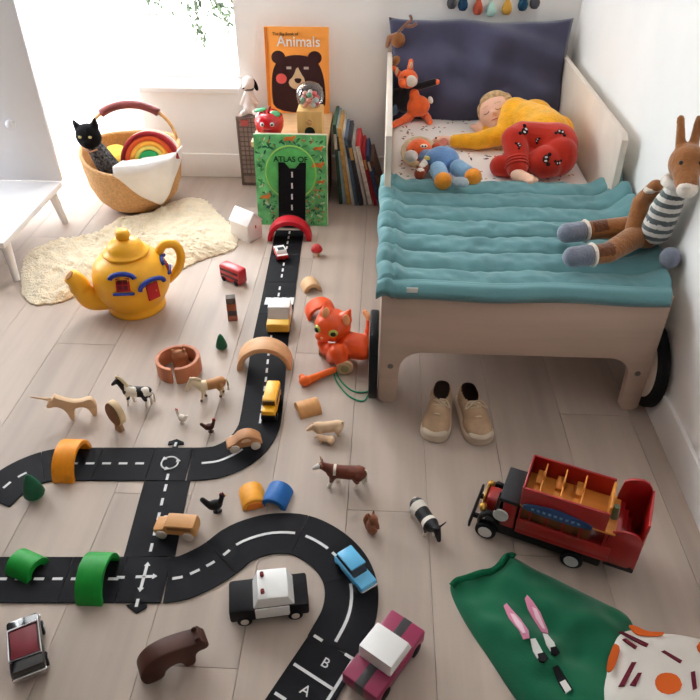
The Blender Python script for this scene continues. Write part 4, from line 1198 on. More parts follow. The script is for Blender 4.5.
# ================================================================== toy animals
def quad(nm, label, p, rz, L, h, rb, mats, colour, neck, head, leg=.0042, tail=None, ears=True, legs=None, hoof=None, vox=.0022, cat='toy animal', z0=0):
    """four-legged toy: x forward, shoulder height h; neck / head are points in front of the shoulder"""
    t = thing(nm, label, cat, F(*p) + V((0, 0, z0)), rz)
    hb = h - rb
    pr = [cap([((-L / 2 + rb * .6, 0, hb - .001), rb * .98), ((-L * .1, 0, hb - rb * .12), rb * .95), ((L * .15, 0, hb - rb * .1), rb * .92), ((L / 2 - rb * .7, 0, hb), rb * .95)])]
    lx = legs or (.0, .0, .0, .0)
    for i, (sx, sy) in enumerate(((1, 1), (1, -1), (-1, 1), (-1, -1))):
        x = sx * (L / 2 - rb * .8); y = sy * rb * .55
        if sx > 0: ch = [((x, y, hb - rb * .3), leg * 1.9), ((x + lx[i] * .4, y, h * .36), leg * 1.1), ((x + lx[i] * .8, y, h * .16), leg * .85), ((x + lx[i], y, leg * .9), leg * 1.1)]
        else: ch = [((x, y, hb - rb * .2), leg * 2.5), ((x + .1 * rb + lx[i] * .3, y, h * .50), leg * 1.7), ((x - .25 * rb + lx[i] * .7, y, h * .30), leg), ((x - .15 * rb + lx[i], y, leg * .9), leg * 1.1)]
        pr.append(cap(ch))
    sh_ = V((L / 2 - rb * .5, 0, hb + rb * .25)); n1 = V(neck); h1 = V(head)
    pr.append(cap([(sh_, rb * .75), (tuple(n1), rb * .48)]))
    pr.append(cap([(tuple(n1), rb * .46), (tuple(n1.lerp(h1, .55)), rb * .38), (tuple(h1), rb * .27)]))
    if ears:
        for sy in (-1, 1): pr.append(cap([(tuple(n1 + V((-.001, sy * rb * .25, rb * .3))), rb * .14), (tuple(n1 + V((-.002, sy * rb * (.75 if ears == 'cow' else .32), rb * (.4 if ears == 'cow' else .85)))), rb * .10)]))
    o = blob('body', pr, vox, mats, t, smooth=2, colour=colour)
    if tail: B().tube(catmull([V(q) for q in tail], 5), [leg * .7] * (5 * (len(tail) - 1)) + [leg * .9], 6).build('tail', mats[min(len(mats) - 1, 1)], t, smooth=True)
    return t
def nz(c, s, o=0): return noise.noise(V(c) * s + V((o, o * 2, 0)))
hblk = mat('toy black', (30, 28, 30), .55, .1, 20); hwht = mat('toy cream white', (232, 224, 212), .55, .05, 20)
# piebald pony
quad('toy_pony', 'black and white piebald toy pony with a cream mane', (140, 404), heading((160, 404), (117, 401)), .075, .064, .0165, [hblk, hwht, mat('cream mane', (222, 208, 176), .7)],
     lambda c, n: 1 if (nz(c, 38, 5) > .16 and c.x < .03) or c.z < .024 else 0, (.048, 0, .082), (.066, 0, .066), legs=(.006, -.006, .004, -.004),
     tail=[(-.038, 0, .052), (-.047, 0, .042), (-.046, 0, .016)])
for o in list(COL.objects)[-3:]:
    if o.type == 'EMPTY' and o.name.startswith('toy_pony'): pony = o
B().tube(catmull([V((.052, 0, .094)), V((.040, 0, .090)), V((.028, 0, .072)), V((.022, 0, .064))], 5), .005, 6).build('mane', mat('cream mane', (222, 208, 176), .7), pony, smooth=True)
# palomino horse
pal = quad('toy_horse', 'golden palomino toy horse walking with a pale lowered head', (213, 397), heading((228, 394), (199, 401)), .074, .066, .0165, [mat('palomino', (190, 134, 84), .55, .12, 20), mat('pale mane', (226, 206, 176), .7), mat('dun muzzle', (110, 84, 64), .6)],
     lambda c, n: (1 if c.x > .012 else 0) if c.z > .03 else (2 if c.z < .009 or c.x > .065 else 1), (.054, 0, .072), (.069, 0, .046), legs=(.010, -.006, .006, -.006),
     tail=[(-.038, 0, .056), (-.046, 0, .044), (-.046, 0, .014)])
B().tube(catmull([V((.056, 0, .082)), V((.042, 0, .080)), V((.026, 0, .070))], 5), .0048, 6).build('mane', mat('pale mane', (226, 206, 176), .7), pal, smooth=True)
# brown cow with a white face
cow = quad('toy_cow', 'red-brown toy cow with white face and belly', (346, 485), heading((366, 486), (322, 483)), .090, .066, .0185, [mat('cow brown', (104, 50, 34), .5, .12, 20), hwht],
     lambda c, n: 1 if c.x > .062 or c.z < .022 or (abs(c.x - .026) < .003 and c.z > .05) else 0, (.060, 0, .064), (.078, 0, .052), ears='cow', legs=(.010, -.008, .008, -.010), leg=.0054,
     tail=[(-.044, 0, .058), (-.050, 0, .048), (-.049, 0, .020)])
for sy in (-1, 1): B().tube([(.060, sy * .006, .074), (.062, sy * .011, .080), (.064, sy * .010, .086)], [.0022, .0018, .001], 6).build('horn', wood_z, cow, smooth=True)
# black and white cow
bw_ = quad('toy_cow', 'black and white toy cow with its head lowered', (423, 527), heading((414, 517), (430, 541)), .086, .062, .019, [hblk, hwht],
     lambda c, n: 1 if abs(c.x + .022) < .010 or abs(c.x - .022) < .006 or c.z < .018 or (c.x > .055 and c.z < .03) else 0, (.056, 0, .054), (.068, 0, .032), ears='cow', legs=(.004, -.004, .003, -.005), leg=.0044,
     tail=[(-.042, 0, .056), (-.050, 0, .044), (-.050, 0, .018)])
for sy in (-1, 1): B().tube([(.056, sy * .008, .062), (.056, sy * .016, .066), (.056, sy * .022, .070)], [.0022, .0018, .001], 6).build('horn', hblk, bw_, smooth=True)
# wooden pigs
pigw = mat('pale carved wood', (222, 190, 156), .6, .08, 3, grain=0)
quad('toy_pig', 'pale carved wooden sow beside the half-round wood block', (328, 434), heading((342, 433), (312, 436)), .074, .044, .0165, [pigw], lambda c, n: 0, (.042, 0, .030), (.054, 0, .022), leg=.0048, tail=[(-.036, 0, .032), (-.041, 0, .036), (-.039, .003, .040)])
quad('toy_pig', 'little pale carved wooden piglet next to the sow', (326, 443), heading((335, 443), (318, 440)), .042, .026, .0095, [pigw], lambda c, n: 0, (.024, 0, .018), (.031, 0, .013), leg=.0032, vox=.0016)
# wooden unicorn, cut from a board
uw = mat('unicorn maple', (224, 190, 152), .55, .08, 3, grain=0)
un = thing('toy_unicorn', 'pale wooden unicorn with a long horn on the floor', 'toy animal', F(80, 417), heading((92, 415), (67, 419)))
B().prism(smooth_poly([(-.046, .0003), (-.034, .0003), (-.031, .026), (-.018, .040), (.004, .040), (.010, .020), (.012, .0003), (.024, .0003), (.026, .026), (.036, .046), (.052, .056), (.068, .052), (.074, .060), (.064, .072), (.050, .082), (.046, .090), (.040, .082), (.022, .070), (.004, .060), (-.018, .058), (-.036, .064), (-.048, .056), (-.052, .03)], 2), -.009, .009, 'y', bev=.004, seg=2).build('body', uw, un)
B().cyl((.056, 0, .074), (.106, 0, .096), .0048, .0012, n=10).build('horn', uw, un, smooth=True)
# wooden slice tree
st_ = thing('toy_tree', 'flat wooden oval tree with a dark bark face', 'toy tree', F(120, 430), -.55)
B().prism([(p, q + .060) for p, q in smooth_poly([(-.030, -.01), (-.028, .02), (-.010, .042), (.012, .040), (.028, .018), (.030, -.012), (.016, -.034), (-.012, -.034)], 2)], -.009, .009, 'y', bev=.002).m(0).build('crown', mat('cream sapwood', (222, 196, 158), .6, .06, 4), st_)
B().prism([(p * .93, q * .94 + .060) for p, q in smooth_poly([(-.030, -.01), (-.028, .02), (-.010, .042), (.012, .040), (.028, .018), (.030, -.012), (.016, -.034), (-.012, -.034)], 2)], -.0105, -.0088, 'y', bev=.0006).build('bark_face', mat('dark bark', (134, 98, 72), .7, .15, 8), st_)
B().prism([(-.011, .0003), (.011, .0003), (.007, .03), (-.007, .03)], -.008, .008, 'y', bev=.002).build('trunk', mat('trunk wood', (150, 116, 86), .6, .1, 4), st_)
# brown wooden bear
be = thing('toy_bear', 'dark brown carved wooden bear standing on the floor', 'toy animal', F(175, 664), heading((152, 672), (206, 648)))
bro = mat('dark walnut', (74, 40, 30), .45, .14, 3, grain=0)
B().prism(smooth_poly([(-.056, .0003), (-.024, .0003), (-.018, .022), (.004, .028), (.014, .018), (.016, .0003), (.038, .0003), (.040, .026), (.046, .036), (.064, .034), (.070, .044), (.062, .056), (.058, .066), (.050, .064), (.046, .062), (.020, .070), (-.020, .074), (-.050, .062), (-.066, .036), (-.064, .012)], 2), -.019, .019, 'y', bev=.009, seg=3).build('body', bro, be)
for sy in (-1, 1): B().ell((.050, sy * .012, .064), (.006, .004, .008)).build('ear', bro, be, smooth=True)
# hens and rooster
def hen(nm, label, p, rz, s, mb, mr, tail_up=1):
    t = thing(nm, label, 'toy bird', F(*p), rz)
    S = lambda *q: tuple(v * s for v in q)
    blob('body', [ellp(S(0, 0, .019), S(.014, .009, .010)), cap([(S(.009, 0, .022), .0055 * s), (S(.014, 0, .034), .0042 * s)]), ellp(S(.0145, 0, .038), S(.005, .0042, .005)), cap([(S(-.010, 0, .022), .006 * s), (S(-.019, 0, .030 + .004 * tail_up), .0045 * s)]), cap([(S(.001, .003, .012), .0028 * s), (S(.001, .003, .002), .002 * s)]), cap([(S(.001, -.003, .012), .0028 * s), (S(.001, -.003, .002), .002 * s)]), ellp(S(.003, 0, .002), S(.009, .007, .002))], .0015 * s, mb, t, smooth=2)
    B().prism([(a * s, b * s) for a, b in ((.010, .041), (.012, .046), (.0145, .0435), (.017, .0465), (.019, .041), (.020, .036), (.017, .034), (.013, .039))], -.0014 * s, .0014 * s, 'y', bev=.0004).build('comb', mr, t)
    B().cyl(S(.019, 0, .038), S(.0235, 0, .037), .0016 * s, .0004 * s, n=8).build('beak', mat('beak ochre', (214, 160, 80), .5), t, smooth=True)
crm = mat('comb red', (190, 44, 40), .5)
hen('toy_hen', 'white toy hen with a red comb', (183, 423), heading((190, 425), (177, 419)), 1.0, hwht, crm)
hen('toy_hen', 'dark brown toy hen with a red comb', (210, 432), heading((204, 432), (218, 429)), 1.0, mat('hen brown', (72, 36, 30), .5, .15, 30), crm)
hen('toy_rooster', 'black toy rooster with an upright tail beside the curved road', (216, 512), heading((206, 512), (226, 508)), 1.35, hblk, mat('dark comb', (90, 30, 30), .5), 2)
# little brown squirrel figure
sq = thing('toy_squirrel', 'small carved brown squirrel figure standing upright', 'toy animal', F(372, 533), -.9)
blob('body', [ellp((0, 0, .022), (.015, .013, .023)), ellp((.004, 0, .052), (.012, .011, .012)), cap([((.014, 0, .050), .006), ((.019, 0, .048), .004)]), cap([((-.004, -.006, .062), .003), ((-.005, -.007, .068), .002)]), cap([((-.004, .006, .062), .003), ((-.005, .007, .068), .002)]), cap([((-.013, 0, .008), .008), ((-.021, 0, .026), .009), ((-.017, 0, .044), .006)]), cap([((.010, .008, .034), .004), ((.018, .004, .032), .003)]), cap([((.010, -.008, .034), .004), ((.018, -.004, .032), .003)])], .002, mat('squirrel wood', (140, 88, 64), .6, .12, 20), sq, smooth=2)
# wooden animal inside the ring pen
pa = thing('toy_bear', 'light brown wooden bear cub inside the brown ring pen', 'toy animal', pc + V((.004, .008, 0)), .2)
blob('body', [bxp((0, .006, .028), (.046, .022, .054), bev=.008), ellp((0, -.004, .058), (.020, .015, .016)), cap([((-.015, -.004, .068), .006), ((-.017, -.004, .076), .005)]), cap([((.015, -.004, .068), .006), ((.017, -.004, .076), .005)]), ellp((-.014, -.012, .008), (.009, .011, .008)), ellp((.014, -.012, .008), (.009, .011, .008))], .0022, [mat('cub wood', (166, 112, 80), .6, .1, 10), mat('cub paws', (222, 190, 156), .6)], pa, smooth=2, colour=lambda c, n: 1 if c.z < .016 and c.y < -.012 else 0)

# ================================================================== teapot house toy
tp0 = F(138, 306)
tsp, thd = F(72, 273, .17), F(177, 252, .18)
th = math.atan2(tsp.y - thd.y, tsp.x - thd.x)
tp = thing('teapot_toy', 'big yellow teapot toy house with blue and red windows', 'toy', tp0, th)
ty = mat('teapot yellow', (244, 176, 38), .45, .03, 5, coat=.15)
prof = [(0, .0005), (.088, .0005), (.094, .006), (.094, .016), (.086, .024), (.098, .040), (.116, .072), (.124, .105), (.121, .138), (.112, .168), (.094, .190), (.070, .203), (.066, .206), (0, .207)]
B().lathe(prof, 56).build('body', ty, tp, smooth=True)
ld = B().lathe([(0, .2045), (.070, .2045), (.074, .209), (.070, .215), (.060, .218), (.056, .232), (.040, .248), (.018, .256), (0, .258)], 48).build('lid', ty, tp, smooth=True)
B().lathe([(0, .254), (.016, .254), (.022, .262), (.023, .274), (.019, .284), (0, .287)], 24).build('knob', ty, ld, smooth=True)
b = B().tube(catmull([V((.085, 0, .060)), V((.135, 0, .062)), V((.158, 0, .095)), V((.168, 0, .135)), V((.184, 0, .158))], 6), [.046 - .0009 * i - (.0003 * i if i < 14 else 0) for i in range(25)], 18)
b.build('spout', ty, tp, smooth=True)
B().cyl((.1846, 0, .1590), (.1858, 0, .1606), .0165, n=18).build('spout_shade_disc', mat('shadowed amber', (150, 92, 20), .6), tp)  # flat disc, shade of the spout's mouth put in as darker amber
B().tube(catmull([V((-.095, 0, .178)), V((-.120, 0, .210)), V((-.156, 0, .203)), V((-.168, 0, .160)), V((-.150, 0, .112)), V((-.112, 0, .078))], 6), .0145, 12).build('handle', ty, tp, smooth=True)
tblue = mat('window blue', (44, 62, 150), .45, .05, 8); tred = mat('window red', (186, 32, 36), .45, .05, 8)
Ri = Matrix.Rotation(-th, 4, 'Z') @ Matrix.Translation(-tp0)
def on_pot(px, py):
    """where the line of sight meets the pot's belly, in the pot's frame, with the outward frame there"""
    d = ray(px, py).normalized(); c = tp0 + V((0, 0, .105)); sc = V((1, 1, .124 / .115))
    o2 = V([(CAM - c)[i] * sc[i] for i in range(3)]); d2 = V([d[i] * sc[i] for i in range(3)])
    A = d2.dot(d2); Bq = 2 * o2.dot(d2); Cq = o2.dot(o2) - .1235 ** 2
    D = Bq * Bq - 4 * A * Cq; t = (-Bq - math.sqrt(max(0, D))) / (2 * A)
    p = CAM + d * t; q = Ri @ p
    n_ = V((q.x, q.y, (q.z - .105))).normalized(); tx = V((0, 0, 1)).cross(n_).normalized(); ty_ = n_.cross(tx)
    return Matrix((tx, ty_, n_)).transposed().to_4x4(), q
def pot_window(px, py, nm, s=1.0, door=False):
    R_, q = on_pot(px, py); M_ = Matrix.Translation(q) @ R_
    h_ = .040 if door else .030
    pn = B().box((0, 0, 0), (.030 * s, h_ * s, .008), bev=.002).xf(M_).build(nm, tred, tp)
    if not door:
        B().box((0, 0, .004), (.022 * s, .022 * s, .003)).xf(M_).build('pane', mat('dark wine', (96, 22, 30), .4), pn)
        B().box((0, 0, .0055), (.002, .022 * s, .002)).xf(M_).build('glazing_bar', tred, pn)
        B().box((0, 0, .0055), (.022 * s, .002, .002)).xf(M_).build('glazing_bar', tred, pn)
        B().box((0, -.020 * s, .002), (.046 * s, .009, .012), bev=.003).xf(M_).build('sill', tblue, pn)
    else: B().ell((.009, 0, .005), .0025).xf(M_).build('knob', ty, pn, smooth=True)
    w_ = .026 if not door else .032
    B().tube([V((w_ * s * math.cos(a), (.012 if not door else .014) * s + (.012 if not door else .016) * s * math.sin(a), .004)) for a in [PI * i / 10 for i in range(11)]], .0055 * s, 8).xf(M_).build('window_arch', tblue, pn, smooth=True)
pot_window(123, 285, 'window', 1.45)
pot_window(153, 291, 'door', 1.4, True)
pot_window(165, 264, 'window', 1.2)

# ================================================================== orange cat pull toy
ca = thing('cat_toy', 'orange plastic kitten pull toy with wooden wheels and green cord', 'toy', F(345, 366), 0)
c0 = F(345, 366)
oc = mat('kitten orange', (238, 84, 24), .4, .06, 8, coat=.2); ocp = mat('peach inner ear', (240, 170, 120), .6)
def CP(px, py, z): return F(px, py, z) - c0
hc = CP(333, 325, .115)
bd = blob('body', [cap([(CP(349, 345, .06), .042), (CP(361, 347, .06), .040)]), cap([(CP(337, 352, .07), .026), (CP(333, 357, .03), .020), (CP(331, 359, .014), .015)]), cap([(CP(342, 358, .05), .020), (CP(341, 366, .022), .016)]), cap([(CP(322, 342, .055), .016), (CP(326, 350, .03), .018), (CP(331, 349, .05), .018)]), cap([(CP(365, 352, .03), .024), (CP(366, 354, .012), .014)]),
     cap([(CP(366, 340, .07), .012), (CP(369, 327, .10), .010), (CP(369, 318, .125), .009), (CP(365, 312, .135), .009)])], .004, [oc, ocp], ca, smooth=3, colour=lambda c, n: 1 if c.z > .122 else 0)
hdb = blob('head', [ellp(hc, (.055, .050, .050)), ellp(hc + V((-.026, -.032, -.018)), (.026, .020, .018)), cap([(hc + V((-.018, .006, .036)), .024), (hc + V((-.020, .012, .072)), .006)]), cap([(hc + V((.034, -.008, .026)), .024), (hc + V((.050, -.004, .056)), .006)])], .0035, oc, ca, smooth=3)
for s_, e in ((-.030, (-.019, -.016, .054)), (.035, (.042, -.030, .040))):
    B().ell(hc + V(e), (.011, .005, .017), (-.3, .2 * (1 if s_ < 0 else -1), 0)).build('inner_ear', ocp, hdb, smooth=True)
for sx in (-1, 1):
    q = hc + (V((-.043, -.026, .002)) if sx < 0 else V((.004, -.045, .002)))
    e = B().ell(q, (.015, .008, .014), (0, 0, .1 if sx > 0 else -.9)).build('eye', mat('eye yellow green', (190, 196, 96), .2), hdb, smooth=True)
    i_ = B().ell(q + V((-.003 if sx < 0 else 0, -.004, 0)), (.009, .006, .009), (0, 0, .1 if sx > 0 else -.9)).build('iris', mat('eye dark green', (24, 60, 36), .15), hdb, smooth=True)
B().ell(hc + V((-.030, -.052, -.012)), (.005, .004, .004)).build('nose', ocp, hdb, smooth=True)
wl = CP(345, 366, .026)
w_ = B().cyl(wl + V((0, .004, 0)), wl + V((0, -.012, 0)), .024, n=28, bev=.002).build('wheel', wood_z, ca)
B().cyl(wl + V((0, -.012, 0)), wl + V((0, -.015, 0)), .012, n=20).build('hub', mat('hub olive', (150, 140, 100), .5), w_)
w_ = B().cyl(wl + V((0, .075, 0)), wl + V((0, .060, 0)), .024, n=28, bev=.002).build('wheel', wood_z, ca)
wl2 = CP(321, 350, .018)
B().cyl(wl2 + V((-.006, 0, 0)), wl2 + V((.008, 0, 0)), .017, n=24, bev=.002).build('front_wheel', mat('grey olive wood', (160, 140, 110), .5), ca)
B().tube(catmull([CP(333, 369, .004), CP(337, 382, .0035), CP(349, 396, .0035), CP(363, 401, .0035), CP(369, 394, .0035)], 8), .0022, 6).build('cord', mat('green cord', (24, 140, 104), .7), ca, smooth=True)
B().tube(catmull([CP(334, 368, .006), CP(341, 381, .007), CP(353, 391, .0035), CP(366, 392, .0035), CP(370, 389, .0035)], 8), .0022, 6).build('cord', mat('green cord', (24, 140, 104), .7), ca, smooth=True)
rd = thing('pull_handle', 'orange pull handle with a knobbed paw end by the kitten toy', 'toy', F(318, 378))
r0 = F(318, 378)
blob('grip', [cap([(F(334, 370, .012) - r0, .010), (F(318, 376, .012) - r0, .0105), (F(309, 380, .014) - r0, .013)]), ellp(F(305, 381, .017) - r0, (.018, .016, .0165)), ellp(F(302, 377, .016) - r0, (.010, .010, .010))], .003, mat('handle orange', (232, 104, 36), .45, .06, 8), rd, smooth=2)

# ================================================================== shoes
canvas = mat('beige canvas', (188, 158, 128), .85, .08, 30, .25, 300); sole_m = mat('cream rubber sole', (214, 198, 178), .6, .04, 10)
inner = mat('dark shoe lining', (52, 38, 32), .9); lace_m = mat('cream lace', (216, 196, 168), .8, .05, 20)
def shoe(label, toe, heel, mir, bow):
    a, h_ = F(*toe), F(*heel); rz = math.atan2(a.y - h_.y, a.x - h_.x); c = (a + h_) / 2
    t = thing('shoe', label, 'shoe', (c.x, c.y, 0), rz, group='pair of beige canvas shoes')
    t.scale = (1.13, 1.13, 1.08)
    out = smooth_poly([(-.084, -.012), (-.078, -.026), (-.04, -.029), (.0, -.030 + .002 * mir), (.045, -.037), (.070, -.032), (.084, -.012), (.085, .010), (.072, .032), (.045, .037), (.0, .030 + .002 * mir), (-.04, .029), (-.078, .026), (-.084, .012)], 2)
    B().prism(out, .0004, .019, 'z', bev=.003).build('sole', sole_m, t, smooth=True)
    b = blob('upper', [ellp((.036, 0, .022), (.046, .034, .026)), cap([((.02, 0, .028), .030), ((-.02, 0, .034), .027)]), ellp((-.045, 0, .036), (.036, .027, .034)), ellp((-.058, 0, .05), (.022, .022, .022)), bxp((-.01, 0, .014), (.12, .05, .014), bev=.006)], .003, [canvas, inner], t, smooth=2)
    cut = B().ell((-.042, 0, .070), (.034, .0195, .040), (0, .12, 0), u=24, v=16)
    cm = cut.mesh(); co_ = bpy.data.objects.new('cut', cm); COL.objects.link(co_)
    co_.parent = t
    bpy.context.view_layer.update()
    md = b.modifiers.new('open', 'BOOLEAN'); md.operation = 'DIFFERENCE'; md.object = co_; md.solver = 'EXACT'
    dg = bpy.context.evaluated_depsgraph_get(); me = bpy.data.meshes.new_from_object(b.evaluated_get(dg))
    b.modifiers.clear(); old = b.data
    Mi = (Matrix.Translation((-.042, 0, .070)) @ R3((0, .12, 0)) @ Matrix.Diagonal((.034, .0195, .040, 1))).inverted()
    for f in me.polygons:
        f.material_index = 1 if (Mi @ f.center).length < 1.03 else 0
        f.use_smooth = True
    b.data = me; bpy.data.objects.remove(co_)
    B().ell((.066, 0, .021), (.020, .030, .013)).build('toe_cap', sole_m, t, smooth=True)
    for i in range(4):
        x = -.004 + i * .0125; z = .062 - i * .0035
        la_ = B().tube(catmull([V((x, -.014, z - .006)), V((x + .003, 0, z)), V((x, .014, z - .006))], 5), .0024, 6).build('lace', lace_m, t, smooth=True)
    B().tube(catmull([V((-.004, -.013, .058)), V((.006, 0, .062)), V((.010, .013, .055))], 5), .0022, 6).build('lace', lace_m, t, smooth=True)
    for sy in bow:
        B().tube(catmull([V((-.004, 0, .064)), V((.0, sy * .016, .066)), V((.014, sy * .026, .056)), V((.006, sy * .012, .060)), V((-.002, 0, .064))], 5), .0021, 6).build('lace_loop', lace_m, t, smooth=True)
shoe('beige canvas shoe lying next to its pair, the one by the bed leg', (434, 438), (441, 401), 1, (1,))
shoe('beige canvas shoe with a lace trailing over its inner side', (480, 441), (465, 403), -1, (1, -1))

# ================================================================== clothes on the floor
def garment(name, label, pxs, cpx, thick, m_, wr, freq, seed, base=0.0, cat='clothes'):
    pts = smooth_poly([tuple(F(*p).xy) for p in pxs], 2); c = F(*cpx).xy
    def zf(x, y, t):
        p = V((x * freq + seed, y * freq, seed))
        return wr * (1 - t ** 8) * (noise.noise(p) + .5 * noise.noise(p * 2.1)) + base
    g = patch(pts, c, lambda t: thick * (1 - t ** 9) + .003, 30, zf)
    o = thing(name, label, cat, (c[0], c[1], 0))
    g.xf(Matrix.Translation((-c[0], -c[1], 0)))
    me_o = g.build('fabric', m_, o, smooth=True)
    prof = lambda t: thick * (1 - t ** 9) + .003
    return o, c, (lambda x, y: max(.0005, prof(.3) + zf(x, y, .3)))
gm_ = mat('bottle green jersey', (10, 92, 62), .85, .08, 8, .08, 250, sheen=.25)
gar, gc, gz = garment('sweatshirt', 'crumpled green sweatshirt with pink crayon prints on the floor', [(449, 588), (453, 581), (470, 577), (490, 573), (502, 566), (506, 556), (513, 558), (530, 568), (560, 582), (600, 602), (622, 612), (632, 622), (640, 650), (650, 690), (640, 720), (580, 735), (538, 730), (512, 695), (490, 660), (470, 632), (455, 605)], (555, 650), .024, gm_, .018, 11, 2)
col_ = catmull([F(451, 588) , F(462, 580), F(482, 575.5), F(498, 568), F(507, 557), F(513, 560)], 6)
B().tube([p - V((gc[0], gc[1], 0)) + V((0, -.006, .015 + .004 * math.sin(i * .7))) for i, p in enumerate(col_)], .0075, 10).build('collar', mat('green rib', (12, 92, 60), .9, .1, 60, .3, 200), gar, smooth=True)
def decal(parent, c, zf, pxs, m_, nm, lift=.0012, k=1):
    P_ = smooth_poly([tuple(F(*p).xy) for p in pxs], k)
    b = B()
    def fn(t):
        cx_ = sum(p[0] for p in P_) / len(P_), sum(p[1] for p in P_) / len(P_)
        vc = t.verts.new((cx_[0] - c[0], cx_[1] - c[1], zf(*cx_) + lift))
        vs = [t.verts.new((p[0] - c[0], p[1] - c[1], zf(*p) + lift)) for p in P_]
        mid = [t.verts.new(((p[0] + cx_[0]) / 2 - c[0], (p[1] + cx_[1]) / 2 - c[1], zf((p[0] + cx_[0]) / 2, (p[1] + cx_[1]) / 2) + lift)) for p in P_]
        lo = [t.verts.new((v.co.x, v.co.y, v.co.z - lift * 2)) for v in vs]
        n = len(P_)
        for i in range(n):
            j = (i + 1) % n
            t.faces.new((vc, mid[i], mid[j])); t.faces.new((mid[i], vs[i], vs[j], mid[j])); t.faces.new((vs[i], lo[i], lo[j], vs[j]))
        bmesh.ops.recalc_face_normals(t, faces=t.faces[:])
    b._new(fn); return b.build(nm, m_, parent, smooth=False)
pkm = mat('pink print', (206, 130, 158), .7); lpk = mat('pale pink print', (232, 196, 210), .7); bkm = mat('black print', (24, 22, 26), .7); whm = mat('white print', (226, 224, 220), .7)
for q, q2 in (([(502, 613), (505, 610), (509, 616), (518, 628), (525, 643), (526, 650), (520, 651), (515, 640), (507, 627)], [(508, 622), (512, 623), (519, 635), (522, 646), (519, 646), (513, 635)]), ([(523, 606), (525, 603), (530, 609), (538, 620), (546, 636), (546, 640), (539, 641), (533, 629), (526, 616)], [(530, 615), (534, 617), (540, 628), (543, 636), (540, 636), (534, 626)])):
    d_ = decal(gar, gc, gz, q, pkm, 'crayon_print', .0032, 0)
    decal(gar, gc, gz, q2, lpk, 'crayon_highlight', .0046, 0)
for q, r in (([(527, 651), (532, 650), (538, 660), (541, 666), (534, 669), (530, 662)], [(534, 665), (541, 663), (545, 668), (541, 673), (536, 672)]), ([(540, 643), (545, 642), (551, 652), (553, 658), (547, 661), (543, 655)], [(547, 658), (553, 656), (557, 661), (553, 665), (548, 664)])):
    decal(gar, gc, gz, q, whm, 'tip_print', .0032, 0); decal(gar, gc, gz, r, bkm, 'tip_print', .0042, 0)
decal(gar, gc, gz, [(550, 676), (555, 674), (563, 686), (569, 697), (562, 700), (556, 690)], bkm, 'tip_print', .0032, 0)
decal(gar, gc, gz, [(557, 690), (562, 688), (568, 698), (563, 701)], whm, 'tip_print', .0046, 0)
wj = mat('white jersey', (226, 220, 212), .85, .03, 8, .06, 250)
pj, pc2, pz = garment('pyjamas', 'white pyjamas printed with orange foxes lying over the sweatshirt', [(604, 668), (608, 648), (616, 638), (632, 634), (650, 638), (680, 640), (712, 648), (735, 690), (720, 735), (660, 745), (600, 735), (597, 700)], (658, 690), .026, wj, .007, 12, 9, base=.014)
fxm = mat('fox orange print', (206, 92, 32), .7); mrm = mat('maroon print', (104, 28, 44), .7)
for q in ([(622, 637), (630, 638), (640, 643), (652, 645), (659, 644), (656, 648), (640, 648), (630, 646)], [(606, 662), (609, 656), (615, 660), (612, 672), (608, 682), (602, 684), (602, 674)], [(648, 694), (652, 686), (662, 684), (672, 688), (676, 700), (664, 708), (652, 704)], [(690, 655), (700, 652), (708, 660), (702, 668), (692, 664)]):
    decal(pj, pc2, pz, q, fxm, 'fox_print', .0016, 1)
for q in ([(613, 645), (616, 644), (643, 656), (641, 659)], [(617, 652), (620, 651), (632, 658), (630, 661)], [(626, 674), (631, 674), (619, 698), (613, 698)], [(632, 685), (636, 685), (630, 698), (624, 697)], [(655, 664), (658, 663), (676, 672), (674, 675)], [(684, 684), (688, 683), (690, 700), (686, 702)]):
    decal(pj, pc2, pz, q, mrm, 'word_print', .0016, 0)

# ================================================================== soft toys on the bed
from mathutils.bvhtree import BVHTree
def bvh_of(objs):
    bpy.context.view_layer.update()
    vs, fs = [], []
    for o in objs:
        k = len(vs); M_ = o.matrix_world
        vs += [M_ @ v.co for v in o.data.vertices]; fs += [[i + k for i in f.vertices] for f in o.data.polygons]
    return BVHTree.FromPolygons(vs, fs)
def hit(tree, px, py):
    l, n, i, d = tree.ray_cast(CAM, ray(px, py).normalized())
    return l, n
def plush(nm, c, sc=120): return mat(nm, c, .95, .08, 30, .35, sc, sheen=.4)
p_or = plush('plush orange', (238, 104, 48)); p_wh = plush('plush white', (238, 228, 216)); p_bk = plush('plush black', (34, 32, 38)); p_bl = plush('plush blue', (108, 146, 196)); p_lb = plush('plush light blue', (132, 172, 206))
p_be = plush('plush beige', (214, 188, 150)); p_br = plush('plush brown', (150, 96, 52)); p_gy = plush('plush grey', (128, 134, 150)); p_rd = plush('plush rust', (176, 76, 46)); p_fo = plush('foot orange', (240, 150, 44))
TOP = MT
# fox in a dark jacket
f0 = F(410, 121, TOP)
fx = thing('fox_soft_toy', 'orange fox soft toy in a black jacket sitting against the pillow', 'soft toy', f0)
def G(px, py, z, o=None): return F(px, py, z) - (o if o is not None else f0)
FY = f0.y + .015
def Q(px, py, dy=0): return YP(px, py, FY + dy) - f0
blob('jacket', [cap([(Q(404, 104), .034), (Q(405, 92), .028)]), cap([(Q(412, 88), .016), (Q(424, 85), .015), (Q(434, 82), .014)]), cap([(Q(397, 92), .016), (Q(392, 104, -.01), .014)])], .004, p_bk, fx)
hb_ = blob('head', [ellp(Q(408, 79, -.01), (.040, .034, .036)), cap([(Q(402, 83, -.04), .016), (Q(403, 85, -.05), .012)])], .0035, p_or, fx)
B().ell(Q(411, 81, -.034), (.026, .014, .022), (0, .3, 0)).build('muzzle', p_wh, hb_, smooth=True)
B().ell(Q(405, 77, -.046), (.004, .003, .004)).build('eye', black_p, hb_, smooth=True)
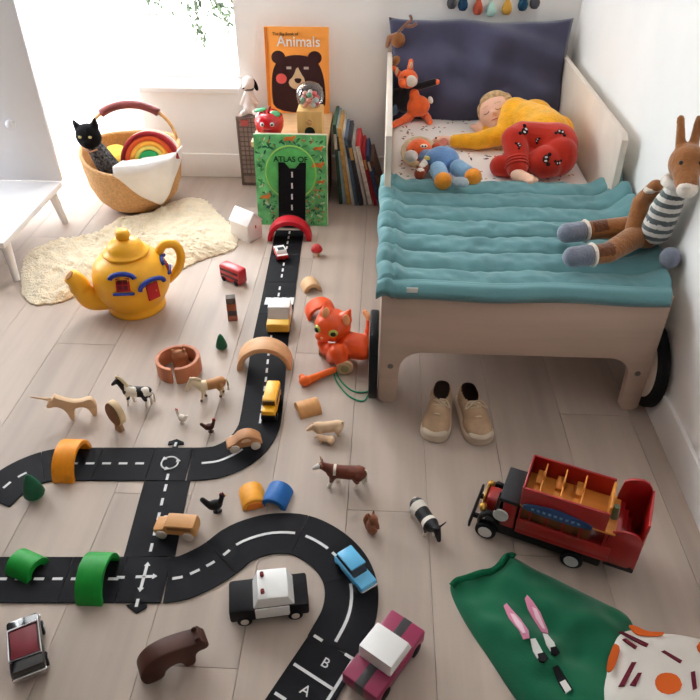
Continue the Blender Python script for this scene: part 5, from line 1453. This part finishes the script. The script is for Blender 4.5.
for a, b_ in (((410, 70), (411, 61)), ((399, 74), (394, 68))):
    e = blob('ear', [cap([(Q(*a), .013), (Q(*b_), .009)])], .003, p_or, hb_)
    B().ell(Q((a[0] + b_[0]) / 2 + .5, (a[1] + b_[1]) / 2, -.010), (.006, .004, .015), (0, .1, 0)).build('inner_ear', p_be, hb_, smooth=True)
B().ell(Q(437, 82), (.011, .011, .011)).build('hand', p_or, fx, smooth=True)
blob('trousers', [ellp(Q(418, 106, -.02), (.048, .030, .042)), ellp(Q(414, 95, -.012), (.022, .02, .026)), cap([(G(410, 116, TOP + .02), .020), (G(402, 121, TOP + .016), .015), (G(393, 125, TOP + .014), .013)]), cap([(G(422, 112, TOP + .02), .020), (G(428, 118, TOP + .016), .014), (G(430, 122, TOP + .013), .012)])], .004, p_or, fx)
B().ell(Q(430.5, 100, -.02), (.010, .009, .015), (0, -.4, 0)).build('tail_tip', p_wh, fx, smooth=True)
B().ell(Q(394, 108, .0), (.022, .02, .03)).build('bag', plush('bag blue', (96, 120, 146)), fx, smooth=True)
# deer peeking out behind the pillow
d0 = V((.045, 2.93, TOP))
de = thing('deer_soft_toy', 'brown deer soft toy peeking out behind the navy pillow', 'soft toy', d0)
def Qd(px, py, Y=2.935): return YP(px, py, Y) - d0
blob('body', [cap([(V((.0, 0, .05)), .030), (V((.004, 0, .20)), .024)]), ellp(Qd(398, 40), (.030, .022, .030))], .005, p_br, de)
e = blob('ear', [cap([(Qd(396, 36), .012), (Qd(390, 38), .014), (Qd(387, 46), .008)])], .003, plush('deer ear', (150, 104, 78)), de)
an_ = B()
B().tube(catmull([Qd(398, 33), Qd(405, 25), Qd(411, 20), Qd(410, 15)], 5), .006, 7).build('antler', plush('antler', (140, 100, 84)), de, smooth=True)
B().tube(catmull([Qd(404, 26), Qd(412, 26), Qd(417, 23)], 5), .007, 7).build('antler', plush('antler', (140, 100, 84)), de, smooth=True)
# lion doll in blue overalls
l0 = F(438, 158, TOP)
ln = thing('lion_soft_toy', 'lion soft toy in blue overalls with orange feet lying on the sheet', 'soft toy', l0)
def GL(px, py, z): return F(px, py, TOP + z) - l0
blob('body', [ellp(GL(442, 160, .050), (.060, .050, .046)), cap([(GL(430, 158, .045), .030), (GL(424, 156, .04), .024)])], .0045, p_bl, ln)
for a, b_, c_ in (((438, 170, .045), (442, 178, .048), (443, 181, .050)), ((458, 168, .045), (468, 174, .046), (473, 177, .048))):
    blob('leg', [cap([(GL(*a), .029), (GL(*b_), .026)])], .004, p_lb, ln)
    blob('foot', [ellp(GL(*c_), (.029, .027, .029))], .004, p_fo, ln)
hd2 = blob('head', [ellp(GL(419, 151, .045), (.046, .046, .042))], .004, [p_or, p_rd, p_gy], ln, colour=lambda c, n: 1 if c.y < GL(419, 158, .045).y - .006 else 0)
blob('mane', [cap([(GL(419 + 15 * math.cos(a), 152 - 12.5 * math.sin(a), .035), .013) for a in [math.radians(q) for q in range(10, 261, 25)]])], .004, p_be, ln)
B().ell(GL(411, 156, .078), (.024, .026, .018)).build('muzzle', plush('plush pale grey', (196, 186, 180)), hd2, smooth=True)
for px_, py_ in ((413, 146), (436, 134)):
    B().ell(GL(px_, py_ + 4, .07), (.004, .004, .004)).build('spot', black_p, hd2, smooth=True)
e_ = B().ell(GL(424, 146, .083), (.013, .011, .006)).build('eye', p_wh, hd2, smooth=True)
for dx in (-.005, .005): B().ell(GL(424, 146, .089) + V((dx, -.002, 0)), (.0035, .003, .003)).build('pupil', black_p, hd2, smooth=True)
B().box(GL(427, 158, .078), (.020, .014, .012), (0, .3, .5), bev=.004).build('collar', plush('plush yellow', (226, 204, 110)), ln)
blob('arm', [cap([(GL(428, 162, .04), .020), (GL(422, 170, .03), .020)]), ellp(GL(420, 174, .034), (.020, .020, .021))], .004, [p_rd, p_wh], ln, colour=lambda c, n: 1 if n.z > .75 else 0)
blob('arm', [cap([(GL(436, 147, .05), .016), (GL(444, 142, .03), .015)])], .004, p_rd, ln)
B().lathe([(0, 0), (.026, 0), (.028, .006), (.024, .014), (0, .018)], 22, GL(460, 184, .056)).build('tail_puff', plush('plush puff grey', (158, 170, 180)), ln, smooth=True)
# donkey with long legs on the quilt
k0 = F(650, 232, .40)
dn = thing('donkey_soft_toy', 'long-legged brown donkey soft toy in a striped shirt on the quilt', 'soft toy', k0)
QZ = .392
def GK(px, py, z): return F(px, py, QZ + z) - k0
def hoof_leg(nm, a, b_, c_):
    A, B_, C_ = GK(*a), GK(*b_), GK(*c_)
    o = blob('leg', [cap([(A + (B_ - A).normalized() * .05, .026), (B_, .027), (C_, .033)])], .004, [p_br, plush('plush dark brown', (104, 60, 34))], dn, colour=lambda c, n: 1 if (c - (A.lerp(B_, .85))).length < .034 and n.z > .3 else 0)
    dd = (B_ - A).normalized()
    blob('hoof', [cap([(A, .027), (A + dd * .036, .028)])], .004, p_gy, o)
    q = dd.to_track_quat('Z', 'Y').to_matrix()
    B().tube([A + dd * .052 + q @ V((.0275 * math.cos(t), .0275 * math.sin(t), 0)) for t in [i * PI / 10 for i in range(20)]], .0045, 6, closed=True).build('cuff', p_wh, o, smooth=True)
hoof_leg('leg', (567, 233, .030), (603, 229, .032), (632, 228, .040))
hoof_leg('leg', (573, 257, .030), (608, 253, .032), (640, 234, .042))
def WK(x, y, z): return V((x + .006, y - .03, z)) - k0
blob('seat', [ellp(GK(645, 232, .045), (.048, .050, .042))], .005, p_br, dn)
stm = [plush('stripe grey', (96, 104, 104)), plush('stripe white', (230, 226, 218))]
tz = GK(650, 226, 0).z
blob('shirt', [cap([(WK(.712, 1.69, .46), .040), (WK(.714, 1.67, .54), .036), (WK(.716, 1.655, .585), .026)])], .004, stm, dn, colour=lambda c, n: int((c.z - tz) / .0125) % 2)
blob('arm', [cap([(WK(.690, 1.715, .565), .020), (WK(.676, 1.745, .51), .023), (GK(634, 230, .055), .024)])], .004, p_br, dn)
B().tube([WK(.691, 1.713, .562) + V((.024 * math.cos(t), .010 * math.sin(t), .012 * math.cos(t) * .4)) for t in [i * PI / 10 for i in range(20)]], .007, 6, closed=True).build('sleeve_trim', p_wh, dn, smooth=True)
hk = WK(.708, 1.625, .665)
dhd = blob('head', [ellp(hk, (.040, .045, .045)), cap([(hk + V((-.008, -.03, -.012)), .030), (hk + V((-.012, -.065, -.03)), .025)]), cap([(hk + V((.012, .02, .036)), .012), (hk + V((.018, .045, .09)), .009)]), cap([(hk + V((-.018, .02, .036)), .012), (hk + V((-.024, .045, .09)), .009)])], .005, p_br, dn)
B().ell(hk + V((-.013, -.072, -.033)), (.024, .020, .022)).build('muzzle', p_wh, dhd, smooth=True)
for s_ in (-1, 1): B().ell(hk + V((-.008 + s_ * .022, -.038, .016)), .005).build('eye', black_p, dhd, smooth=True)
B().tube([hk + V((.030 * math.cos(t), .010 + .030 * math.sin(t), -.052)) for t in [i * PI / 10 for i in range(20)]], .012, 8, closed=True).build('scarf', plush('speckled scarf', (232, 224, 214)), dn, smooth=True)
blob('hand_hoof', [ellp(GK(670, 258, .03), (.026, .028, .028))], .004, p_gy, dn)

# ================================================================== sleeping child
skin = mat('skin', (244, 198, 174), .6, .04, 12); skin.node_tree.nodes['Principled BSDF'].inputs['Subsurface Weight'].default_value = .08
skin.node_tree.nodes['Principled BSDF'].inputs['Subsurface Radius'].default_value = (.02, .008, .005)
c0 = F(530, 150, TOP)
ch = thing('person', 'sleeping toddler in a yellow jumper and red printed trousers on the bed', 'person', c0)
def K(px, py, z): return F(px, py, TOP + z) - c0
hc = K(497, 114, .074)
n_ = V((-.42, -.76, .50)).normalized(); u_ = V((-.30, .50, .80)); u_ = (u_ - n_ * u_.dot(n_)).normalized(); s_ = u_.cross(n_).normalized()
HB = Matrix((s_, -n_, u_)).transposed(); he = tuple(HB.to_euler())
def H(a, b, c): return hc + s_ * a + n_ * b + u_ * c
chest, belly, hip = K(520, 119, .088), K(540, 128, .092), K(554, 146, .085)
hand_c = K(443, 140, .026); wrist = K(452, 141, .028); elb = K(478, 141, .034); shl = K(506, 134, .052)
hdir = (hand_c - wrist).normalized(); hs_ = V((0, 0, 1)).cross(hdir).normalized()
fing = []
for i, (o_, l_) in enumerate(((-.015, .024), (-.005, .029), (.005, .028), (.014, .022))):
    b0_ = hand_c + hdir * .010 + hs_ * o_
    fing.append(cap([(b0_, .0062), (b0_ + hdir * l_ * .5 + V((0, 0, .004)), .0058), (b0_ + hdir * l_ + V((0, 0, -.006)), .0048)]))
fing.append(cap([(hand_c - hdir * .006 - hs_ * .012, .0066), (hand_c + hdir * .006 - hs_ * .026, .0060), (hand_c + hdir * .018 - hs_ * .030, .0048)]))
h2 = K(478, 128, .018); d2 = (K(470, 125, .018) - h2).normalized(); q2 = V((0, 0, 1)).cross(d2)
for o_, l_ in ((-.012, .020), (-.004, .025), (.004, .024), (.012, .018)):
    b0_ = h2 + d2 * .010 + q2 * o_
    fing.append(cap([(b0_, .006), (b0_ + d2 * l_ * .5 + V((0, 0, .005)), .0055), (b0_ + d2 * l_, .0046)]))
fing.append(cap([(h2 - q2 * .012, .0062), (h2 - q2 * .022 + d2 * .012, .005)]))
ank = K(518, 168, .046); heel = K(517, 175, .032); toe = K(532, 181, .034)
td = (toe - heel).normalized(); ts = V((0, 0, 1)).cross(td).normalized()
toes = [cap([(toe + ts * o_ - td * .006, .0085), (toe + ts * o_ + td * (.010 - abs(o_) * .25), r_)]) for o_, r_ in ((-.017, .0105), (-.006, .0085), (.003, .008), (.011, .0074), (.018, .0068))]
ank2 = K(508, 170, .03)
body = blob('body', [ellp(hc, (.066, .071, .077), he), ellp(H(0, .030, -.030), (.046, .034, .034), he), ellp(H(.022, .045, -.022), (.024, .018, .020), he), ellp(H(-.022, .045, -.022), (.024, .018, .020), he), cap([(H(0, .062, -.004), .007), (H(0, .070, -.014), .0095)]), ellp(H(0, .058, -.038), (.017, .008, .006), he), ellp(H(0, .050, -.054), (.018, .014, .012), he),
      ellp(H(.068, -.008, -.010), (.010, .016, .020), he), ellp(H(-.068, -.008, -.010), (.010, .016, .020), he),
      cap([(H(0, -.01, -.05), .034), (chest, .052)]), cap([(chest, .060), (belly, .066), (hip, .064)]),
      cap([(shl, .026), (elb, .021), (wrist, .016), (hand_c, .017)]), ellp(hand_c, (.019, .020, .012)), cap([(K(500, 130, .03), .022), (K(488, 130, .022), .018), (h2, .016)])] + fing +
      [cap([(hip, .05), (K(515, 139, .104), .026), (ank, .024), (heel, .021)]), cap([(heel, .022), (toe, .017)]), ellp(heel.lerp(toe, .6) , (.024, .022, .013))] + toes +
      [cap([(hip + V((0, 0, -.02)), .055), (K(506, 166, .036), .030)])], .0042, skin, ch, smooth=2)
yk = mat('mustard knit', (246, 178, 36), .9, .07, 30, .5, 130, sheen=.3); rk = mat('red jersey', (186, 42, 24), .9, .06, 14, .15, 200, sheen=.3)
blob('jumper', [cap([(H(.0, -.012, -.088), .046), (chest, .070), (belly, .078), (hip.lerp(belly, .55), .084)]), cap([(shl, .040), (elb, .032), (wrist + (elb - wrist) * .12, .024)]), cap([(chest + V((-.02, .01, .02)), .055), (shl, .042)]), cap([(K(502, 122, .05), .034), (K(500, 130, .03), .030), (K(488, 130, .024), .024)]), ellp(K(534, 116, .075), (.07, .055, .062)), ellp(K(558, 134, .075), (.056, .05, .066))], .0055, yk, ch, smooth=4)
pants = blob('trousers', [ellp(hip, (.080, .080, .078)), ellp(K(558, 156, .07), (.064, .062, .068)), ellp(K(546, 162, .06), (.060, .052, .055)), cap([(hip + V((-.01, 0, .016)), .062), (K(522, 135, .118), .046), (K(514, 139, .112), .044)]), cap([(K(514, 139, .112), .044), (K(517, 154, .075), .040), (ank + V((0, .012, .006)), .035)]), cap([(hip + V((0, 0, -.03)), .056), (K(508, 166, .036), .040), (K(500, 166, .034), .036)]), cap([(ank + V((-.004, .010, .004)), .037), (ank + V((-.002, .002, .0)), .035)])], .0045, rk, ch, smooth=2)
for k in range(3):
    c_ = ank + V((-.003, .004 + k * .011, .002 + k * .006)); ax = (K(515, 142, .105) - ank).normalized(); q = ax.to_track_quat('Z', 'Y').to_matrix()
    B().tube([c_ + q @ V((.037 * math.cos(t), .037 * math.sin(t), 0)) for t in [i * PI / 12 for i in range(24)]], .0035, 6, closed=True).build('cuff_rib', rk, pants, smooth=True)
hair_m = mat('fair hair', (206, 172, 128), .6, .25, 60, .6, 160)
blob('hair', [ellp(H(0, -.018, .013), (.073, .070, .078), he), ellp(H(0, .012, .054), (.052, .046, .030), he), ellp(H(.052, .006, .020), (.020, .034, .042), he), ellp(H(-.052, .0, .020), (.020, .030, .042), he)], .0045, hair_m, ch, smooth=2)
# closed eyes, brows, mouth
tr = bvh_of([body])
def on_face(a, c):
    """a point on the face, straight in along the face's normal"""
    o_ = c0 + H(a, .2, c); l, nn, i, d = tr.ray_cast(o_, -n_); return (l - c0) + n_ * .0008
lash = mat('lash brown', (110, 70, 54), .8); lip = mat('lip', (206, 120, 108), .5)
for sx in (-1, 1):
    B().tube([on_face(sx * .024 + .011 * math.cos(t), -.002 - .006 * math.sin(t)) for t in [i * PI / 8 for i in range(9)]], .0013, 5).build('closed_eye', lash, ch, smooth=True)
    B().tube([on_face(sx * .024 + .013 * math.cos(t), .016 + .004 * math.sin(t)) for t in [.4 + i * 2.3 / 8 for i in range(9)]], .0012, 5).build('eyebrow', hair_m, ch, smooth=True)
B().tube([on_face(x, -.038 + .05 * abs(x)) for x in [-.012 + i * .004 for i in range(7)]], .0022, 6).build('mouth', lip, ch, smooth=True)
# printed motifs on the trousers
ptree = bvh_of([pants])
mb, mw2 = mat('motif black', (40, 24, 26), .8), mat('motif white', (214, 204, 200), .8)
def motif(px, py, s=1.0, rot=0):
    l, nn = hit(ptree, px, py)
    if l is None: return
    t = nn.orthogonal().normalized(); b_ = nn.cross(t); t, b_ = t * math.cos(rot) + b_ * math.sin(rot), b_ * math.cos(rot) - t * math.sin(rot)
    M_ = Matrix.Translation(l - c0 + nn * .0006) @ Matrix((t, b_, nn)).transposed().to_4x4()
    m1 = B().ell((0, 0, 0), (.013 * s, .010 * s, .0022), u=12, v=6).ell((.015 * s, .008 * s, -.0012), (.006 * s, .006 * s, .002), u=10, v=6).ell((-.014 * s, .009 * s, -.0012), (.006 * s, .006 * s, .002), u=10, v=6).xf(M_).build('motif_print', mb, pants, smooth=True)
    for x in (-.005, .006): B().ell((x * s, 0, .002), (.0032 * s, .0045 * s, .0012), u=8, v=6).xf(M_).build('motif_dot', mw2, pants, smooth=True)
for px_, py_, sc_, ro in ((525, 131, 1.2, .3), (519, 145, .7, 1.2), (561, 132, 1.0, 2), (546, 159, 1.1, .7), (558, 163, .8, 2.4), (499, 155, .9, 1), (537, 140, .6, .4)): motif(px_, py_, sc_, ro)
